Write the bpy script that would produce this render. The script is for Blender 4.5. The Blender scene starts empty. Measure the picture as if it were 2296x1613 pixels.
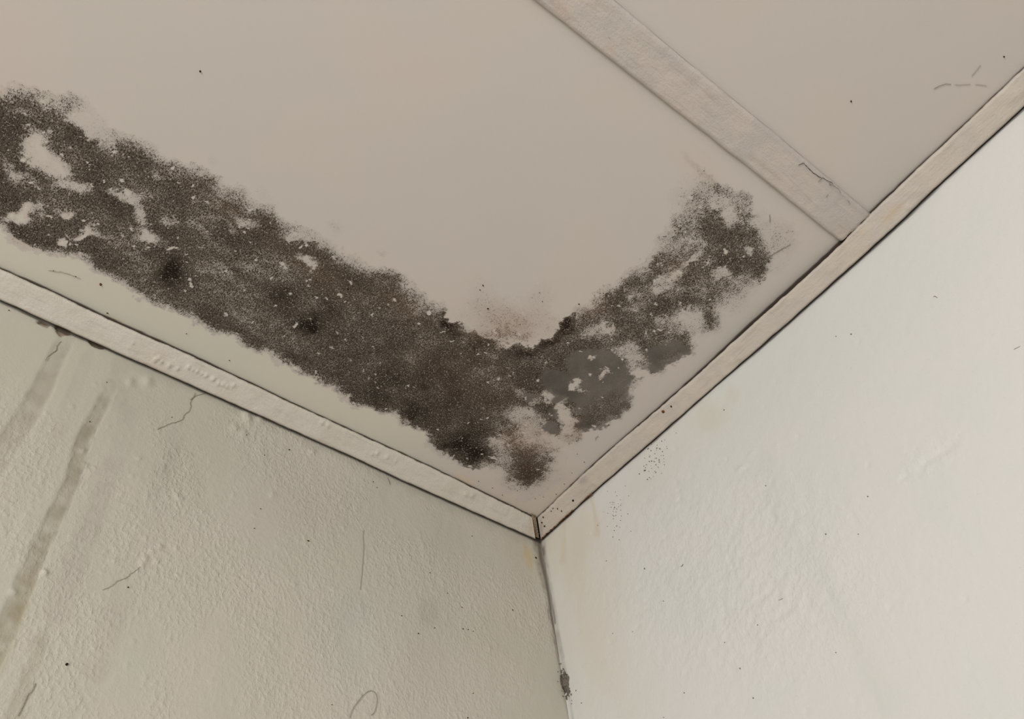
import bpy, bmesh, math
import numpy as np
from mathutils import Matrix, Vector

# ------------------------------------------------------------------ camera
S = bpy.context.scene
COL = S.collection
IW, IH = 2296.0, 1613.0
F = 2031.18
RR = np.array([[0.7825, -0.6148, -0.09858], [0.43404, 0.6521, -0.62158], [0.44644, 0.4436, 0.77712]])
u_, s_, v_ = np.linalg.svd(RR)
RR = u_ @ v_
H = 2.5
CAM = np.array([-0.76186, -0.75718, H - 0.9])
cd = bpy.data.cameras.new('camera')
cd.sensor_width = 36.0
cd.lens = F * 36.0 / IW
cd.clip_start = 0.02
cam = bpy.data.objects.new('camera', cd)
m = Matrix.Identity(4)
for i in range(3):
    m[i][0] = RR[0, i]
    m[i][1] = -RR[1, i]
    m[i][2] = -RR[2, i]
    m[i][3] = CAM[i]
cam.matrix_world = m
COL.objects.link(cam)
S.camera = cam

# ------------------------------------------------------------------ light
S.view_settings.view_transform = 'Standard'
S.view_settings.look = 'None'
S.view_settings.gamma = 1.0
S.view_settings.use_curve_mapping = False
S.view_settings.exposure = 0.0
w = bpy.data.worlds.new('sky')
S.world = w
w.use_nodes = True
w.node_tree.nodes['Background'].inputs[0].default_value = (0.80, 0.88, 1.0, 1)
w.node_tree.nodes['Background'].inputs[1].default_value = 1.0
RX, RY = -2.8, -2.9            # the two walls behind the camera
WY0, WY1, WZ0, WZ1 = -2.2, -0.9, 0.8, 2.0      # window in the wall at x = RX


def area(name, loc, look, sx, sy, energy, colr):
    l = bpy.data.lights.new(name, 'AREA')
    l.shape = 'RECTANGLE'
    l.size, l.size_y = sx, sy
    l.energy = energy
    l.color = colr
    o = bpy.data.objects.new(name, l)
    o.location = loc
    o.rotation_euler = Vector(look).to_track_quat('-Z', 'Y').to_euler()
    COL.objects.link(o)
    return o


area('window_daylight', (RX + 0.02, (WY0 + WY1) / 2, (WZ0 + WZ1) / 2), (1, 0.0, 0.0), WY1 - WY0, WZ1 - WZ0, 72, (1.0, 0.975, 0.945))

# ------------------------------------------------------------------ helpers
CEIL = (np.array([0, 0, H]), 2)


def ray(px, py):
    px = np.asarray(px, float)
    py = np.asarray(py, float)
    d = np.stack([(px - IW / 2) / F, (py - IH / 2) / F, np.ones_like(px)], -1)
    return d @ RR


def on_plane(px, py, axis, val):
    """points where the sight lines through pixels meet the plane axis = val"""
    d = ray(px, py)
    t = (np.asarray(val) - CAM[axis]) / d[..., axis]
    return CAM + d * t[..., None]


def to_px(p):
    q = (p - CAM) @ RR.T
    return IW / 2 + F * q[..., 0] / q[..., 2], IH / 2 + F * q[..., 1] / q[..., 2]


def lin(r, g, b):
    c = np.array([r, g, b], float) / 255
    return np.where(c <= 0.04045, c / 12.92, ((c + 0.055) / 1.055) ** 2.4)


# how bright each surface stands in this light: colours below are given as they look, paint = look * gain
GAIN = {'C': (1.348, 1.411, 1.579), 'L': (1.316, 1.366, 1.469), 'R': (1.024, 1.094, 1.191), 'T': (1.29, 1.362, 1.479), 'U': (1.186, 1.229, 1.29), 'X': (1.265, 1.324, 1.411)}


def L4(r, g, b, k=1.0):
    c = np.minimum(lin(r, g, b) * (np.array(GAIN[k]) if isinstance(k, str) else k), 0.9)
    return (c[0], c[1], c[2], 1)


def hsh(ix, iy, seed):
    n = (ix.astype(np.int64) * 374761393 + iy.astype(np.int64) * 668265263 + seed * 974634777) & 0xffffffff
    n = ((n ^ (n >> 13)) * 1274126177) & 0xffffffff
    n = n ^ (n >> 16)
    return (n & 0xffff) / 65535.0


def vn(x, y, seed=0):
    ix, iy = np.floor(x), np.floor(y)
    fx, fy = x - ix, y - iy
    fx = fx * fx * fx * (fx * (fx * 6 - 15) + 10)
    fy = fy * fy * fy * (fy * (fy * 6 - 15) + 10)
    a, b = hsh(ix, iy, seed), hsh(ix + 1, iy, seed)
    c, d = hsh(ix, iy + 1, seed), hsh(ix + 1, iy + 1, seed)
    return (a * (1 - fx) + b * fx) * (1 - fy) + (c * (1 - fx) + d * fx) * fy


def fbm(x, y, seed=0, octv=4, gain=0.5):
    t, amp, tot = 0, 1.0, 0
    for k in range(octv):
        t = t + amp * vn(x * 2 ** k + 17.3 * k, y * 2 ** k - 9.1 * k, seed + k)
        tot += amp
        amp *= gain
    return t / tot


def sstep(a, b, x):
    t = np.clip((x - a) / (b - a), 0, 1)
    return t * t * (3 - 2 * t)


def sdf_poly(px, py, poly):
    """signed distance to a closed outline, positive inside"""
    poly = np.array(poly, float)
    d = np.full(px.shape, 1e9)
    ins = np.zeros(px.shape, bool)
    n = len(poly)
    for i in range(n):
        ax, ay = poly[i]
        bx, by = poly[(i + 1) % n]
        ex, ey = bx - ax, by - ay
        t = np.clip(((px - ax) * ex + (py - ay) * ey) / (ex * ex + ey * ey + 1e-12), 0, 1)
        d = np.minimum(d, np.hypot(px - ax - t * ex, py - ay - t * ey))
        if ay != by:
            c = ((ay > py) != (by > py)) & (px < ex * (py - ay) / (by - ay) + ax)
            ins ^= c
    return np.where(ins, d, -d)


def stroke(px, py, pts, w0, w1=None):
    """1 on the line fading to 0 at its half width (in pixels along the trace); also the running position"""
    if w1 is None:
        w1 = w0
    best = np.full(px.shape, 1e9)
    pos = np.zeros(px.shape)
    n = len(pts) - 1
    for i in range(n):
        ax, ay = pts[i]
        bx, by = pts[i + 1]
        ex, ey = bx - ax, by - ay
        t = np.clip(((px - ax) * ex + (py - ay) * ey) / (ex * ex + ey * ey + 1e-12), 0, 1)
        s = (i + t) / n
        d = np.hypot(px - ax - t * ex, py - ay - t * ey) / (w0 + (w1 - w0) * s)
        pos = np.where(d < best, s, pos)
        best = np.minimum(best, d)
    return best, pos


def ell(px, py, cx, cy, rx, ry, deg=0.0):
    a = math.radians(deg)
    dx, dy = px - cx, py - cy
    u = (dx * math.cos(a) + dy * math.sin(a)) / rx
    v = (-dx * math.sin(a) + dy * math.cos(a)) / ry
    return np.sqrt(u * u + v * v)


def mesh_obj(name, verts, faces, mat, parent=None, attrs=None, smooth=True, recentre=True):
    verts = np.asarray(verts, np.float32)
    loc = np.zeros(3)
    if recentre and parent is None:
        loc = (verts.min(0) + verts.max(0)) / 2
        verts = verts - loc.astype(np.float32)
    elif parent is not None:
        verts = verts - np.array(parent.location, np.float32)
    me = bpy.data.meshes.new(name)
    if isinstance(faces, np.ndarray):
        nf, k = faces.shape
        me.vertices.add(len(verts))
        me.vertices.foreach_set('co', verts.ravel())
        me.loops.add(nf * k)
        me.loops.foreach_set('vertex_index', faces.astype(np.int32).ravel())
        me.polygons.add(nf)
        me.polygons.foreach_set('loop_start', np.arange(0, nf * k, k, dtype=np.int32))
        me.update(calc_edges=True)
    else:
        me.from_pydata([tuple(map(float, q)) for q in verts], [], faces)
        me.update()
    me.validate()
    if smooth:
        me.polygons.foreach_set('use_smooth', np.ones(len(me.polygons), bool))
    if attrs:
        for an, (ty, da) in attrs.items():
            a = me.attributes.new(an, ty, 'POINT')
            if ty == 'FLOAT_COLOR':
                a.data.foreach_set('color', np.ascontiguousarray(da, np.float32).ravel())
            else:
                a.data.foreach_set('value', np.ascontiguousarray(da, np.float32).ravel())
    me.materials.append(mat)
    o = bpy.data.objects.new(name, me)
    o.location = loc
    if parent is not None:
        o.parent = parent
    COL.objects.link(o)
    return o


def tag(o, label, cat=None, group=None, kind=None):
    o['label'] = label
    if cat:
        o['category'] = cat
    if group:
        o['group'] = group
    if kind:
        o['kind'] = kind
    return o


def grid_faces(nu, nv, flip=False):
    i = np.arange(nu - 1)[:, None]
    j = np.arange(nv - 1)[None, :]
    a = (i * nv + j).ravel()
    f = np.stack([a, a + nv, a + nv + 1, a + 1], 1)
    return f[:, ::-1].copy() if flip else f


def box_mesh(lo, hi):
    x0, y0, z0 = lo
    x1, y1, z1 = hi
    v = [(x0, y0, z0), (x1, y0, z0), (x1, y1, z0), (x0, y1, z0), (x0, y0, z1), (x1, y0, z1), (x1, y1, z1), (x0, y1, z1)]
    f = [(0, 3, 2, 1), (4, 5, 6, 7), (0, 1, 5, 4), (1, 2, 6, 5), (2, 3, 7, 6), (3, 0, 4, 7)]
    return v, f


def join(parts):
    V, Fc = [], []
    for v, f in parts:
        b = len(V)
        V += [tuple(q) for q in v]
        Fc += [tuple(i + b for i in q) for q in f]
    return V, Fc


# ------------------------------------------------------------------ materials
class NT:
    def __init__(self, name, rough=0.6, spec=0.3):
        self.m = bpy.data.materials.new(name)
        self.m.use_nodes = True
        self.t = self.m.node_tree
        self.b = self.t.nodes['Principled BSDF']
        self.b.inputs['Roughness'].default_value = rough
        self.b.inputs['Specular IOR Level'].default_value = spec
        self.pos = self.n('ShaderNodeNewGeometry').outputs['Position']

    def n(self, k, **kw):
        q = self.t.nodes.new(k)
        for a, b in kw.items():
            setattr(q, a, b)
        return q

    def link(self, a, b):
        self.t.links.new(a, b)

    def put(self, sock, v):
        if hasattr(v, 'is_linked'):
            self.link(v, sock)
        else:
            sock.default_value = v

    def noise(self, scale, detail=3.0, rough=0.5, dist=0.0, vec=None, stretch=None, rot=None):
        q = self.n('ShaderNodeTexNoise')
        v = vec or self.pos
        if stretch or rot:
            mp = self.n('ShaderNodeMapping')
            self.link(v, mp.inputs[0])
            if rot:
                mp.inputs['Rotation'].default_value = rot
            if stretch:
                mp.inputs['Scale'].default_value = stretch
            v = mp.outputs[0]
        self.link(v, q.inputs['Vector'])
        q.inputs['Scale'].default_value = scale
        q.inputs['Detail'].default_value = detail
        q.inputs['Roughness'].default_value = rough
        q.inputs['Distortion'].default_value = dist
        return q.outputs['Fac']

    def math(self, op, a, b=None, c=None, clamp=False):
        q = self.n('ShaderNodeMath', operation=op)
        q.use_clamp = clamp
        self.put(q.inputs[0], a)
        if b is not None:
            self.put(q.inputs[1], b)
        if c is not None:
            self.put(q.inputs[2], c)
        return q.outputs[0]

    def rng(self, v, a, b, c=0.0, d=1.0, smooth=True):
        q = self.n('ShaderNodeMapRange')
        q.interpolation_type = 'SMOOTHSTEP' if smooth else 'LINEAR'
        self.put(q.inputs['Value'], v)
        self.put(q.inputs['From Min'], a)
        self.put(q.inputs['From Max'], b)
        self.put(q.inputs['To Min'], c)
        self.put(q.inputs['To Max'], d)
        return q.outputs['Result']

    def mix(self, f, a, b):
        q = self.n('ShaderNodeMix', data_type='RGBA')
        self.put(q.inputs[0], f)
        self.put(q.inputs[6], a)
        self.put(q.inputs[7], b)
        return q.outputs[2]

    def attr(self, name):
        return self.n('ShaderNodeAttribute', attribute_name=name)

    def bump(self, h, strength=0.3, dist=0.001):
        q = self.n('ShaderNodeBump')
        q.inputs['Strength'].default_value = strength
        q.inputs['Distance'].default_value = dist
        self.link(h, q.inputs['Height'])
        self.link(q.outputs[0], self.b.inputs['Normal'])

    def col(self, c):
        self.put(self.b.inputs['Base Color'], c)
        return self


CEIL_A, CEIL_B = L4(177, 165, 151, 'C'), L4(174, 165, 151, 'C')


def ceiling_paint(t):
    f = t.noise(5.0, 3.0, 0.5)
    c = t.mix(t.rng(f, 0.35, 0.65), CEIL_A, CEIL_B)
    f2 = t.noise(900.0, 2.0, 0.6)
    return t.mix(t.math('MULTIPLY', f2, 0.10), c, L4(140, 131, 118, 'C'))


def mat_ceiling():
    t = NT('ceiling_paint', 0.75, 0.15)
    c = ceiling_paint(t)
    st = t.attr('stain_shade')
    c = t.mix(st.outputs['Alpha'], c, st.outputs['Color'])
    t.col(c)
    t.bump(t.noise(450.0, 3.0, 0.6), 0.10, 0.0006)
    return t.m


def mat_mould():
    t = NT('mould', 0.9, 0.05)
    paint = ceiling_paint(t)
    den = t.attr('mould_cover').outputs['Fac']
    grey = t.attr('mould_grey').outputs['Fac']
    brown = t.attr('mould_brown').outputs['Fac']
    # fibrous grain: two stretched noises crossing each other plus a coarser clumping
    n1 = t.noise(430.0, 3.0, 0.65, 0.5, stretch=(1.0, 1.9, 1.0), rot=(0, 0, 0.5))
    n2 = t.noise(400.0, 3.0, 0.65, 0.5, stretch=(2.0, 1.0, 1.0), rot=(0, 0, 0.9))
    n4 = t.noise(110.0, 3.0, 0.6, 0.6)
    n = t.math('ADD', t.math('MULTIPLY', n1, 0.38), t.math('ADD', t.math('MULTIPLY', n2, 0.38), t.math('MULTIPLY', n4, 0.24)))
    n = t.rng(n, 0.36, 0.64, 0.0, 1.0, smooth=False)
    lim = t.math('MULTIPLY', t.math('MINIMUM', den, 1.12), 0.92)
    cover = t.rng(t.math('SUBTRACT', lim, n), -0.22, 0.34)
    dn = t.rng(den, 0.8, 1.75, 0.0, 1.0, smooth=False)
    mc = t.mix(dn, L4(98, 88, 75, 'C'), L4(26, 20, 14, 'C'))
    mc = t.mix(t.rng(n2, 0.40, 0.58, 0.85, 0.0), mc, L4(38, 30, 22, 'C'))
    mc = t.mix(t.math('MULTIPLY', brown, 0.7), mc, L4(98, 74, 56, 'C'))
    haze = t.mix(brown, L4(126, 117, 103, 'C'), L4(148, 126, 108, 'C'))
    c = t.mix(t.math('MULTIPLY', den, t.math('ADD', t.math('MULTIPLY', brown, 0.75), 0.62), clamp=True), paint, haze)
    c = t.mix(cover, c, mc)
    # specks of bright paint standing through the growth
    n3 = t.noise(560.0, 2.0, 0.5, 0.6)
    c = t.mix(t.rng(n3, 0.59, 0.71, 0.0, 0.72), c, L4(160, 148, 134, 'C'))
    gn = t.noise(700.0, 3.0, 0.7)
    gc = t.mix(gn, L4(84, 77, 68, 'C'), L4(108, 100, 89, 'C'))
    gc = t.mix(dn, gc, L4(42, 37, 33, 'C'))
    c = t.mix(grey, c, gc)
    t.col(c)
    t.bump(t.math('MULTIPLY', n, cover), 0.25, 0.0005)
    return t.m


def mat_wall(name, a, b, bump_scale, bump_k, key):
    t = NT(name, 0.62, 0.25)
    f = t.noise(4.0, 4.0, 0.55)
    c = t.mix(t.rng(f, 0.35, 0.65), a, b)
    st = t.attr('stain_shade')
    c = t.mix(st.outputs['Alpha'], c, st.outputs['Color'])
    g = t.noise(260.0, 4.0, 0.65)
    c = t.mix(t.rng(g, 0.60, 0.85, 0.0, 0.18), c, L4(120, 113, 100, key))
    t.col(c)
    gr = t.attr('grain').outputs['Fac']
    n1 = t.noise(bump_scale, 2.0, 0.45, 0.15, stretch=(1.0, 1.0, 0.75))
    n2 = t.noise(bump_scale * 2.3, 2.0, 0.5)
    pim = t.rng(n1, 0.44, 0.82)
    h = t.math('ADD', t.math('MULTIPLY', t.math('ADD', n1, t.math('MULTIPLY', pim, 0.5)), gr), t.math('MULTIPLY', n2, 0.25))
    t.bump(h, bump_k, 0.0016)
    return t.m


def mat_trim(name, a, b, warm, dull, along):
    t = NT(name, 0.5, 0.35)
    f = t.noise(22.0, 4.0, 0.6, 0.4)
    c = t.mix(t.rng(f, 0.36, 0.64), a, b)
    stc = [1.0, 1.0, 1.0]
    stc[along] = 0.13
    f2 = t.noise(14.0, 3.0, 0.6)
    c = t.mix(t.rng(f2, 0.55, 0.8, 0.0, 0.55), c, warm)
    f3 = t.noise(150.0, 4.0, 0.65, 0.4, stretch=tuple(stc))
    c = t.mix(t.rng(f3, 0.52, 0.78, 0.0, 0.5), c, dull)
    st = t.attr('stain_shade')
    c = t.mix(st.outputs['Alpha'], c, st.outputs['Color'])
    t.col(c)
    f5 = t.noise(260.0, 3.0, 0.6, stretch=tuple(stc))
    t.bump(t.math('ADD', t.noise(330.0, 4.0, 0.65), t.math('ADD', f5, t.noise(80.0, 3.0, 0.5))), 0.55, 0.0012)
    return t.m


def mat_flat(name, c, rough=0.8, var=None):
    t = NT(name, rough, 0.1)
    if var:
        t.col(t.mix(t.rng(t.noise(350.0, 3.0, 0.6), 0.35, 0.65), c, var))
    else:
        t.col(t.mix(t.noise(300.0, 2.0), c, tuple(q * 0.8 for q in c[:3]) + (1,)))
    return t.m


M_CEIL = mat_ceiling()
M_MOULD = mat_mould()
M_WL = mat_wall('left_wall_paint', L4(173, 165, 150, 'L'), L4(169, 163, 146, 'L'), 280.0, 0.36, 'L')
M_WR = mat_wall('right_wall_paint', L4(203, 195, 185, 'R'), L4(200, 195, 183, 'R'), 230.0, 0.30, 'R')
M_TR = mat_trim('batten_paint', L4(181, 170, 156, 'T'), L4(176, 166, 150, 'T'), L4(178, 162, 140, 'T'), L4(152, 142, 130, 'T'), 0)
M_TU = mat_trim('bowed_batten_paint', L4(176, 164, 150, 'U'), L4(169, 159, 147, 'U'), L4(176, 158, 136, 'U'), L4(142, 132, 122, 'U'), 1)
M_TX = mat_trim('lath_paint', L4(177, 164, 153, 'X'), L4(171, 160, 150, 'X'), L4(172, 154, 138, 'X'), L4(142, 132, 123, 'X'), 0)
M_ROOM = mat_flat('far_wall_paint', L4(176, 175, 173))
M_FLOOR = mat_flat('floor_tiles', L4(168, 167, 165), 0.6, L4(158, 157, 155))
M_DARK = mat_flat('dirt', L4(38, 30, 24))
M_CRACK = mat_flat('crack_dirt', L4(118, 108, 96))
M_FAINT = mat_flat('faint_crack_dirt', L4(160, 150, 135))
M_BROWN = mat_flat('brown_dirt', L4(96, 66, 40))
M_RUST = mat_flat('rust', L4(124, 70, 36), 0.9, L4(84, 48, 30))
M_FILL = mat_flat('grimy_filler', L4(150, 134, 112), 0.85, L4(104, 90, 72))
M_STREAK = mat_flat('grey_mould', L4(124, 116, 106), 0.9, L4(84, 78, 70))
M_SPECK = mat_flat('speckle_mould', L4(138, 130, 117), 0.9, L4(112, 104, 93))
M_HAIR = mat_flat('hair', L4(140, 133, 121))
M_WHITE = mat_flat('window_frame_paint', L4(225, 222, 215), 0.4)
t = NT('window_glass', 0.02, 0.5)
t.b.inputs['Transmission Weight'].default_value = 1.0
t.col((1, 1, 1, 1))
M_GLASS = t.m


def stain_shade_attr(n):
    return np.zeros((n, 4))


def lay(st, w_, rgb, key):
    """lay one stain over those below it"""
    w_ = np.clip(w_, 0, 1)
    c = np.minimum(lin(*rgb) * np.array(GAIN[key]), 0.9)
    a0 = st[:, 3]
    a1 = w_ + a0 * (1 - w_)
    k = np.where(a1 > 1e-6, w_ / np.maximum(a1, 1e-6), 0)
    st[:, :3] = st[:, :3] * (1 - k[:, None]) + c * k[:, None]
    st[:, 3] = a1


def axis(lo, hi, step, far):
    a = np.arange(lo, hi + step * 0.5, step)
    if far < lo:
        a = np.concatenate([np.linspace(far, lo, 8)[:-1], a])
    return a


# ------------------------------------------------------------------ traced edges of the battens
LT = [(0, 603), (120, 656.8), (227, 709), (444, 805.7), (600, 879), (662, 908.8), (944, 1038), (1030.7, 1080), (1203, 1163.6)]
LB = [(0, 672.5), (99, 718), (248, 785), (549, 918), (819, 1038), (900, 1077), (1208, 1213)]
RT = [(1208, 1159), (1333, 1040), (1524, 876.5), (1660, 753), (1800, 628), (1888, 546), (1949, 482), (2015, 419), (2141, 301), (2296, 153)]
RB = [(1211, 1213), (1328.6, 1106), (1500, 957), (1600, 868.8), (1800, 694.5), (2016.5, 500), (2101, 418), (2296, 240)]


def curve_px(pts, lo, hi, n):
    p = np.array(pts, float)
    k = np.polyfit(p[:, 0], p[:, 1], 1)
    x = np.linspace(lo, hi, n)
    r = np.interp(x, p[:, 0], p[:, 1] - np.polyval(k, p[:, 0]))
    kern = np.hanning(61)
    kern /= kern.sum()
    rp = np.pad(r, 30, mode='edge')
    return x, np.polyval(k, x) + np.convolve(rp, kern, 'valid')


def gap_left(x):
    return 0.0045 + 0.0015 * np.exp(-((x - 300) / 250) ** 2)


def gap_right(x):
    return np.interp(x, [1200, 1400, 1560, 1750, 1870, 1950, 2100, 2296, 2700], [0.0035, 0.0045, 0.0058, 0.0095, 0.0090, 0.0060, 0.0045, 0.0035, 0.003])



def edge_curve(pts, lo, hi, axis_p, val, run, get):
    x, y = curve_px(pts, lo, hi, 900)
    p = on_plane(x, y, axis_p, val(x))
    q = np.argsort(p[:, run])
    return lambda s_: np.interp(s_, p[q, run], p[q, get])


yT_of_x = edge_curve(LT, -420, 1230, 2, lambda x: H - gap_left(x), 0, 1)
xT_of_y = edge_curve(RT, 1190, 2760, 2, lambda x: H - gap_right(x), 1, 0)
zB_of_x = edge_curve(LB, -420, 1230, 1, lambda x: np.full(len(x), -0.004), 0, 2)
zB_of_y = edge_curve(RB, 1190, 2760, 0, lambda x: np.full(len(x), -0.004), 1, 2)

# ------------------------------------------------------------------ ceiling
gx = np.concatenate([np.linspace(RX, -1.6, 6)[:-1], np.arange(-1.6, -0.05, 0.008), np.arange(-0.05, 0.0, 0.0012), [0.0]])
gy = np.concatenate([np.linspace(RY, -1.5, 6)[:-1], np.arange(-1.5, -0.05, 0.008), np.arange(-0.05, 0.0, 0.0012), [0.0]])
X, Y = np.meshgrid(gx, gy, indexing='ij')
V = np.stack([X, Y, np.full_like(X, H)], -1).reshape(-1, 3)
px, py = to_px(V)
st = stain_shade_attr(len(V))
nz = fbm(V[:, 0] * 20, V[:, 1] * 20, 5)
lay(st, 0.30 * sstep(1.3, 0.1, ell(px, py, 1205, 1130, 150, 90)) * (0.5 + nz), (184, 164, 134), 'C')
lay(st, 0.55 * sstep(1.0, 0.2, ell(px, py, 262, 720, 34, 12, 25)), (186, 150, 104), 'C')
lay(st, 0.45 * sstep(1.0, 0.2, ell(px, py, 1040, 1075, 40, 14, 25)), (188, 160, 128), 'C')
lay(st, 0.25 * sstep(1.0, 0.2, ell(px, py, 1035, 700, 60, 40)), (182, 160, 138), 'C')
lay(st, 0.16 * sstep(1.0, 0.0, ell(px, py, 1560, 370, 90, 40, 40)), (180, 156, 145), 'C')
lay(st, 0.55 * sstep(-0.16, -0.07, V[:, 1]) * sstep(-0.12, -0.35, V[:, 0]), (186, 180, 156), 'C')
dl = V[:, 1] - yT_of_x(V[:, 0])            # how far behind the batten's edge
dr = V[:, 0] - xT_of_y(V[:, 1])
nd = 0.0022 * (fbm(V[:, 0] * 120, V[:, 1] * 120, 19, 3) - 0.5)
lay(st, 0.9 * sstep(0.0002, 0.0024, dl + nd) * (V[:, 0] > -1.55), (58, 46, 34), 'C')  # gap shade above the left batten put into the colour, with grime
lay(st, 0.9 * sstep(0.0002, 0.0028, dr + nd) * (V[:, 1] > -1.45), (58, 46, 34), 'C')  # dark gap over the right batten: painted shade and seam grime
ceiling = mesh_obj('ceiling', V, grid_faces(len(gx), len(gy), True), M_CEIL, attrs={'stain_shade': ('FLOAT_COLOR', st)}, recentre=False)
tag(ceiling, 'cream painted flat ceiling with black mould across its corner', 'ceiling', kind='structure')

# ------------------------------------------------------------------ left wall (plane y = 0)
STEP = 0.0021
zx = np.concatenate([np.linspace(RX, -1.25, 6)[:-1], np.arange(-1.25, -0.001, STEP), [0.0]])
zz = np.concatenate([np.linspace(0.0, H - 0.95, 6)[:-1], np.arange(H - 0.95, H - 0.001, STEP), [H]])
X, Z = np.meshgrid(zx, zz, indexing='ij')
V = np.stack([X, np.zeros_like(X), Z], -1).reshape(-1, 3)
px, py = to_px(V)
wx, wz = V[:, 0], V[:, 2]
# plaster relief
rough = sstep(0.75, 0.15, ell(px, py, 150, 760, 900, 400)) * -0.7 + 1.0
rough = rough * (0.45 + 0.8 * fbm(wx * 9, wz * 9, 31, 3))
grain = 0.35 + 1.1 * sstep(0.35, 0.65, fbm(wx * 13, wz * 9, 36, 3))
disp = (fbm(wx * 230, wz * 190, 3, 2) - 0.5) * 0.0006 * rough * grain
disp += (fbm(wx * 70, wz * 24, 7, 3) - 0.5) * 0.0006 * rough
disp += (fbm(wx * 8, wz * 5, 9, 2) - 0.5) * 0.004
st = stain_shade_attr(len(V))
n1 = fbm(wx * 30, wz * 8, 41, 3) - 0.5
n2 = fbm(wx * 60, wz * 60, 43, 3) - 0.5
wob = n1 * 26 + n2 * 12


def drip(pts, w0, w1, a, rgb, depth=0.0, soft=0.35):
    global disp
    d, s = stroke(px + 0.55 * wob, py, pts, w0, w1)
    m_ = sstep(1.0 + soft * 0.3, 1.0 - soft, d) * (0.25 + 0.75 * sstep(0.0, 0.09, s))
    lay(st, a * m_ * np.clip(0.75 + 1.4 * (n2 + n1), 0.2, 1.2), rgb, 'L')
    if depth:
        disp = disp - depth * m_


lay(st, 0.35 * sstep(1, 0.2, ell(px, py, 60, 800, 260, 200)), (174, 168, 148), 'L')
lay(st, 0.30 * sstep(1, 0.0, ell(px, py, 800, 1450, 130, 180)), (163, 164, 152), 'L')
lay(st, 0.22 * sstep(1, 0.3, ell(px, py, 790, 1370, 60, 60)), (152, 154, 143), 'L')
lay(st, 0.30 * sstep(1, 0.4, ell(px, py, 962, 1375, 36, 44)), (148, 139, 126), 'L')
lay(st, 0.18 * sstep(1, 0.0, ell(px, py, 960, 1480, 120, 200)), (154, 145, 132), 'L')
lay(st, 0.30 * sstep(1, 0.0, ell(px, py, 1130, 1420, 110, 110)), (166, 160, 136), 'L')
lay(st, 0.22 * sstep(1, 0.0, ell(px, py, 300, 1500, 90, 130)), (163, 165, 146), 'L')
lay(st, 0.22 * sstep(1, 0.0, ell(px, py, 700, 1150, 160, 100)), (164, 152, 138), 'L')
drip([(160, 742), (128, 800), (98, 872), (58, 940), (8, 1010), (-40, 1080), (-130, 1230), (-240, 1430)], 20, 36, 0.6, (145, 136, 120), 0.0008, 0.22)
drip([(205, 780), (185, 830), (160, 900), (120, 990)], 12, 22, 0.30, (154, 145, 130))
drip([(248, 862), (226, 912), (187, 985), (165, 1075), (126, 1155), (82, 1242), (48, 1325), (12, 1415), (-30, 1500), (-90, 1640), (-150, 1790)], 13, 33, 0.85, (138, 129, 112), 0.0009, 0.2)
drip([(70, 1290), (45, 1350), (10, 1440), (-30, 1520)], 22, 34, 0.45, (132, 122, 92))
drip([(290, 880), (270, 1000), (215, 1150), (165, 1280), (130, 1370)], 22, 34, 0.30, (150, 139, 130))
drip([(270, 800), (262, 900)], 18, 22, 0.30, (150, 139, 127))
drip([(410, 960), (365, 1060), (335, 1180), (270, 1350), (220, 1500)], 20, 36, 0.22, (150, 140, 130))
drip([(390, 1010), (350, 1110)], 8, 9, 0.3, (146, 137, 122))
drip([(100, 1420), (60, 1540), (20, 1640)], 16, 24, 0.4, (140, 130, 112))
# broken plaster under the batten
ch = np.maximum(sstep(1.05, 0.8, ell(px, py, 143, 738, 26, 14, 20) + n2), sstep(1.05, 0.8, ell(px + n2 * 20, py, 103, 726, 14, 6, 24)))
ch = np.maximum(ch, sstep(1.05, 0.8, ell(px + n2 * 20, py, 214, 772, 22, 8, 24)))
lay(st, 0.85 * ch, (138, 118, 98), 'L')
disp -= 0.004 * ch
# soft shade painted under the batten, dirt in the corner
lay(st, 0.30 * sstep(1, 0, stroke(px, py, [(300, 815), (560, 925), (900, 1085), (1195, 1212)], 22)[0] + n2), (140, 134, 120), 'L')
lay(st, 0.55 * sstep(1, 0.2, ell(px, py, 1186, 1252, 17, 46, -14) + n2 * 0.8), (176, 152, 106), 'L')
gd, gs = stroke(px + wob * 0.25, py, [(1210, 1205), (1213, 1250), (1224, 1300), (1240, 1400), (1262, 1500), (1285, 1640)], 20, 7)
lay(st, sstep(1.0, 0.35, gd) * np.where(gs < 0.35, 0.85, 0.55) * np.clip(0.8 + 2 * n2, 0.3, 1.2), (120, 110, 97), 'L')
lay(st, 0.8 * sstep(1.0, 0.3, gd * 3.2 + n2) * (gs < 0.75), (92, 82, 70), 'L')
# blisters
for bx, by, r, h in ((550, 931, 9, 3.2), (556, 941, 9, 3.0), (526, 962, 8, 2.0), (544, 973, 8, 2.0), (581, 941, 8, 2.2), (330, 858, 12, 2.5),
                     (290, 860, 10, 2.0), (357, 1228, 6, 2), (340, 1238, 6, 2), (324, 1255, 6, 2), (318, 1270, 6, 1.8), (350, 1262, 5, 1.8),
                     (405, 1120, 5, 1.8), (395, 1112, 5, 1.8), (310, 1030, 4, 1.4), (295, 1070, 4, 1.2), (700, 1015, 6, 1.6), (610, 1110, 6, 1.4),
                     (186, 1012, 6, 2.0), (190, 1045, 6, 2), (100, 1290, 7, 2.0), (95, 1285, 6, 2.), (30, 1330, 8, 2.2), (255, 1260, 5, 1.5)):
    disp += h * 0.001 * np.exp(-(((px - bx) ** 2 + (py - by) ** 2) / r ** 2))
rs = np.random.RandomState(4)
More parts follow.
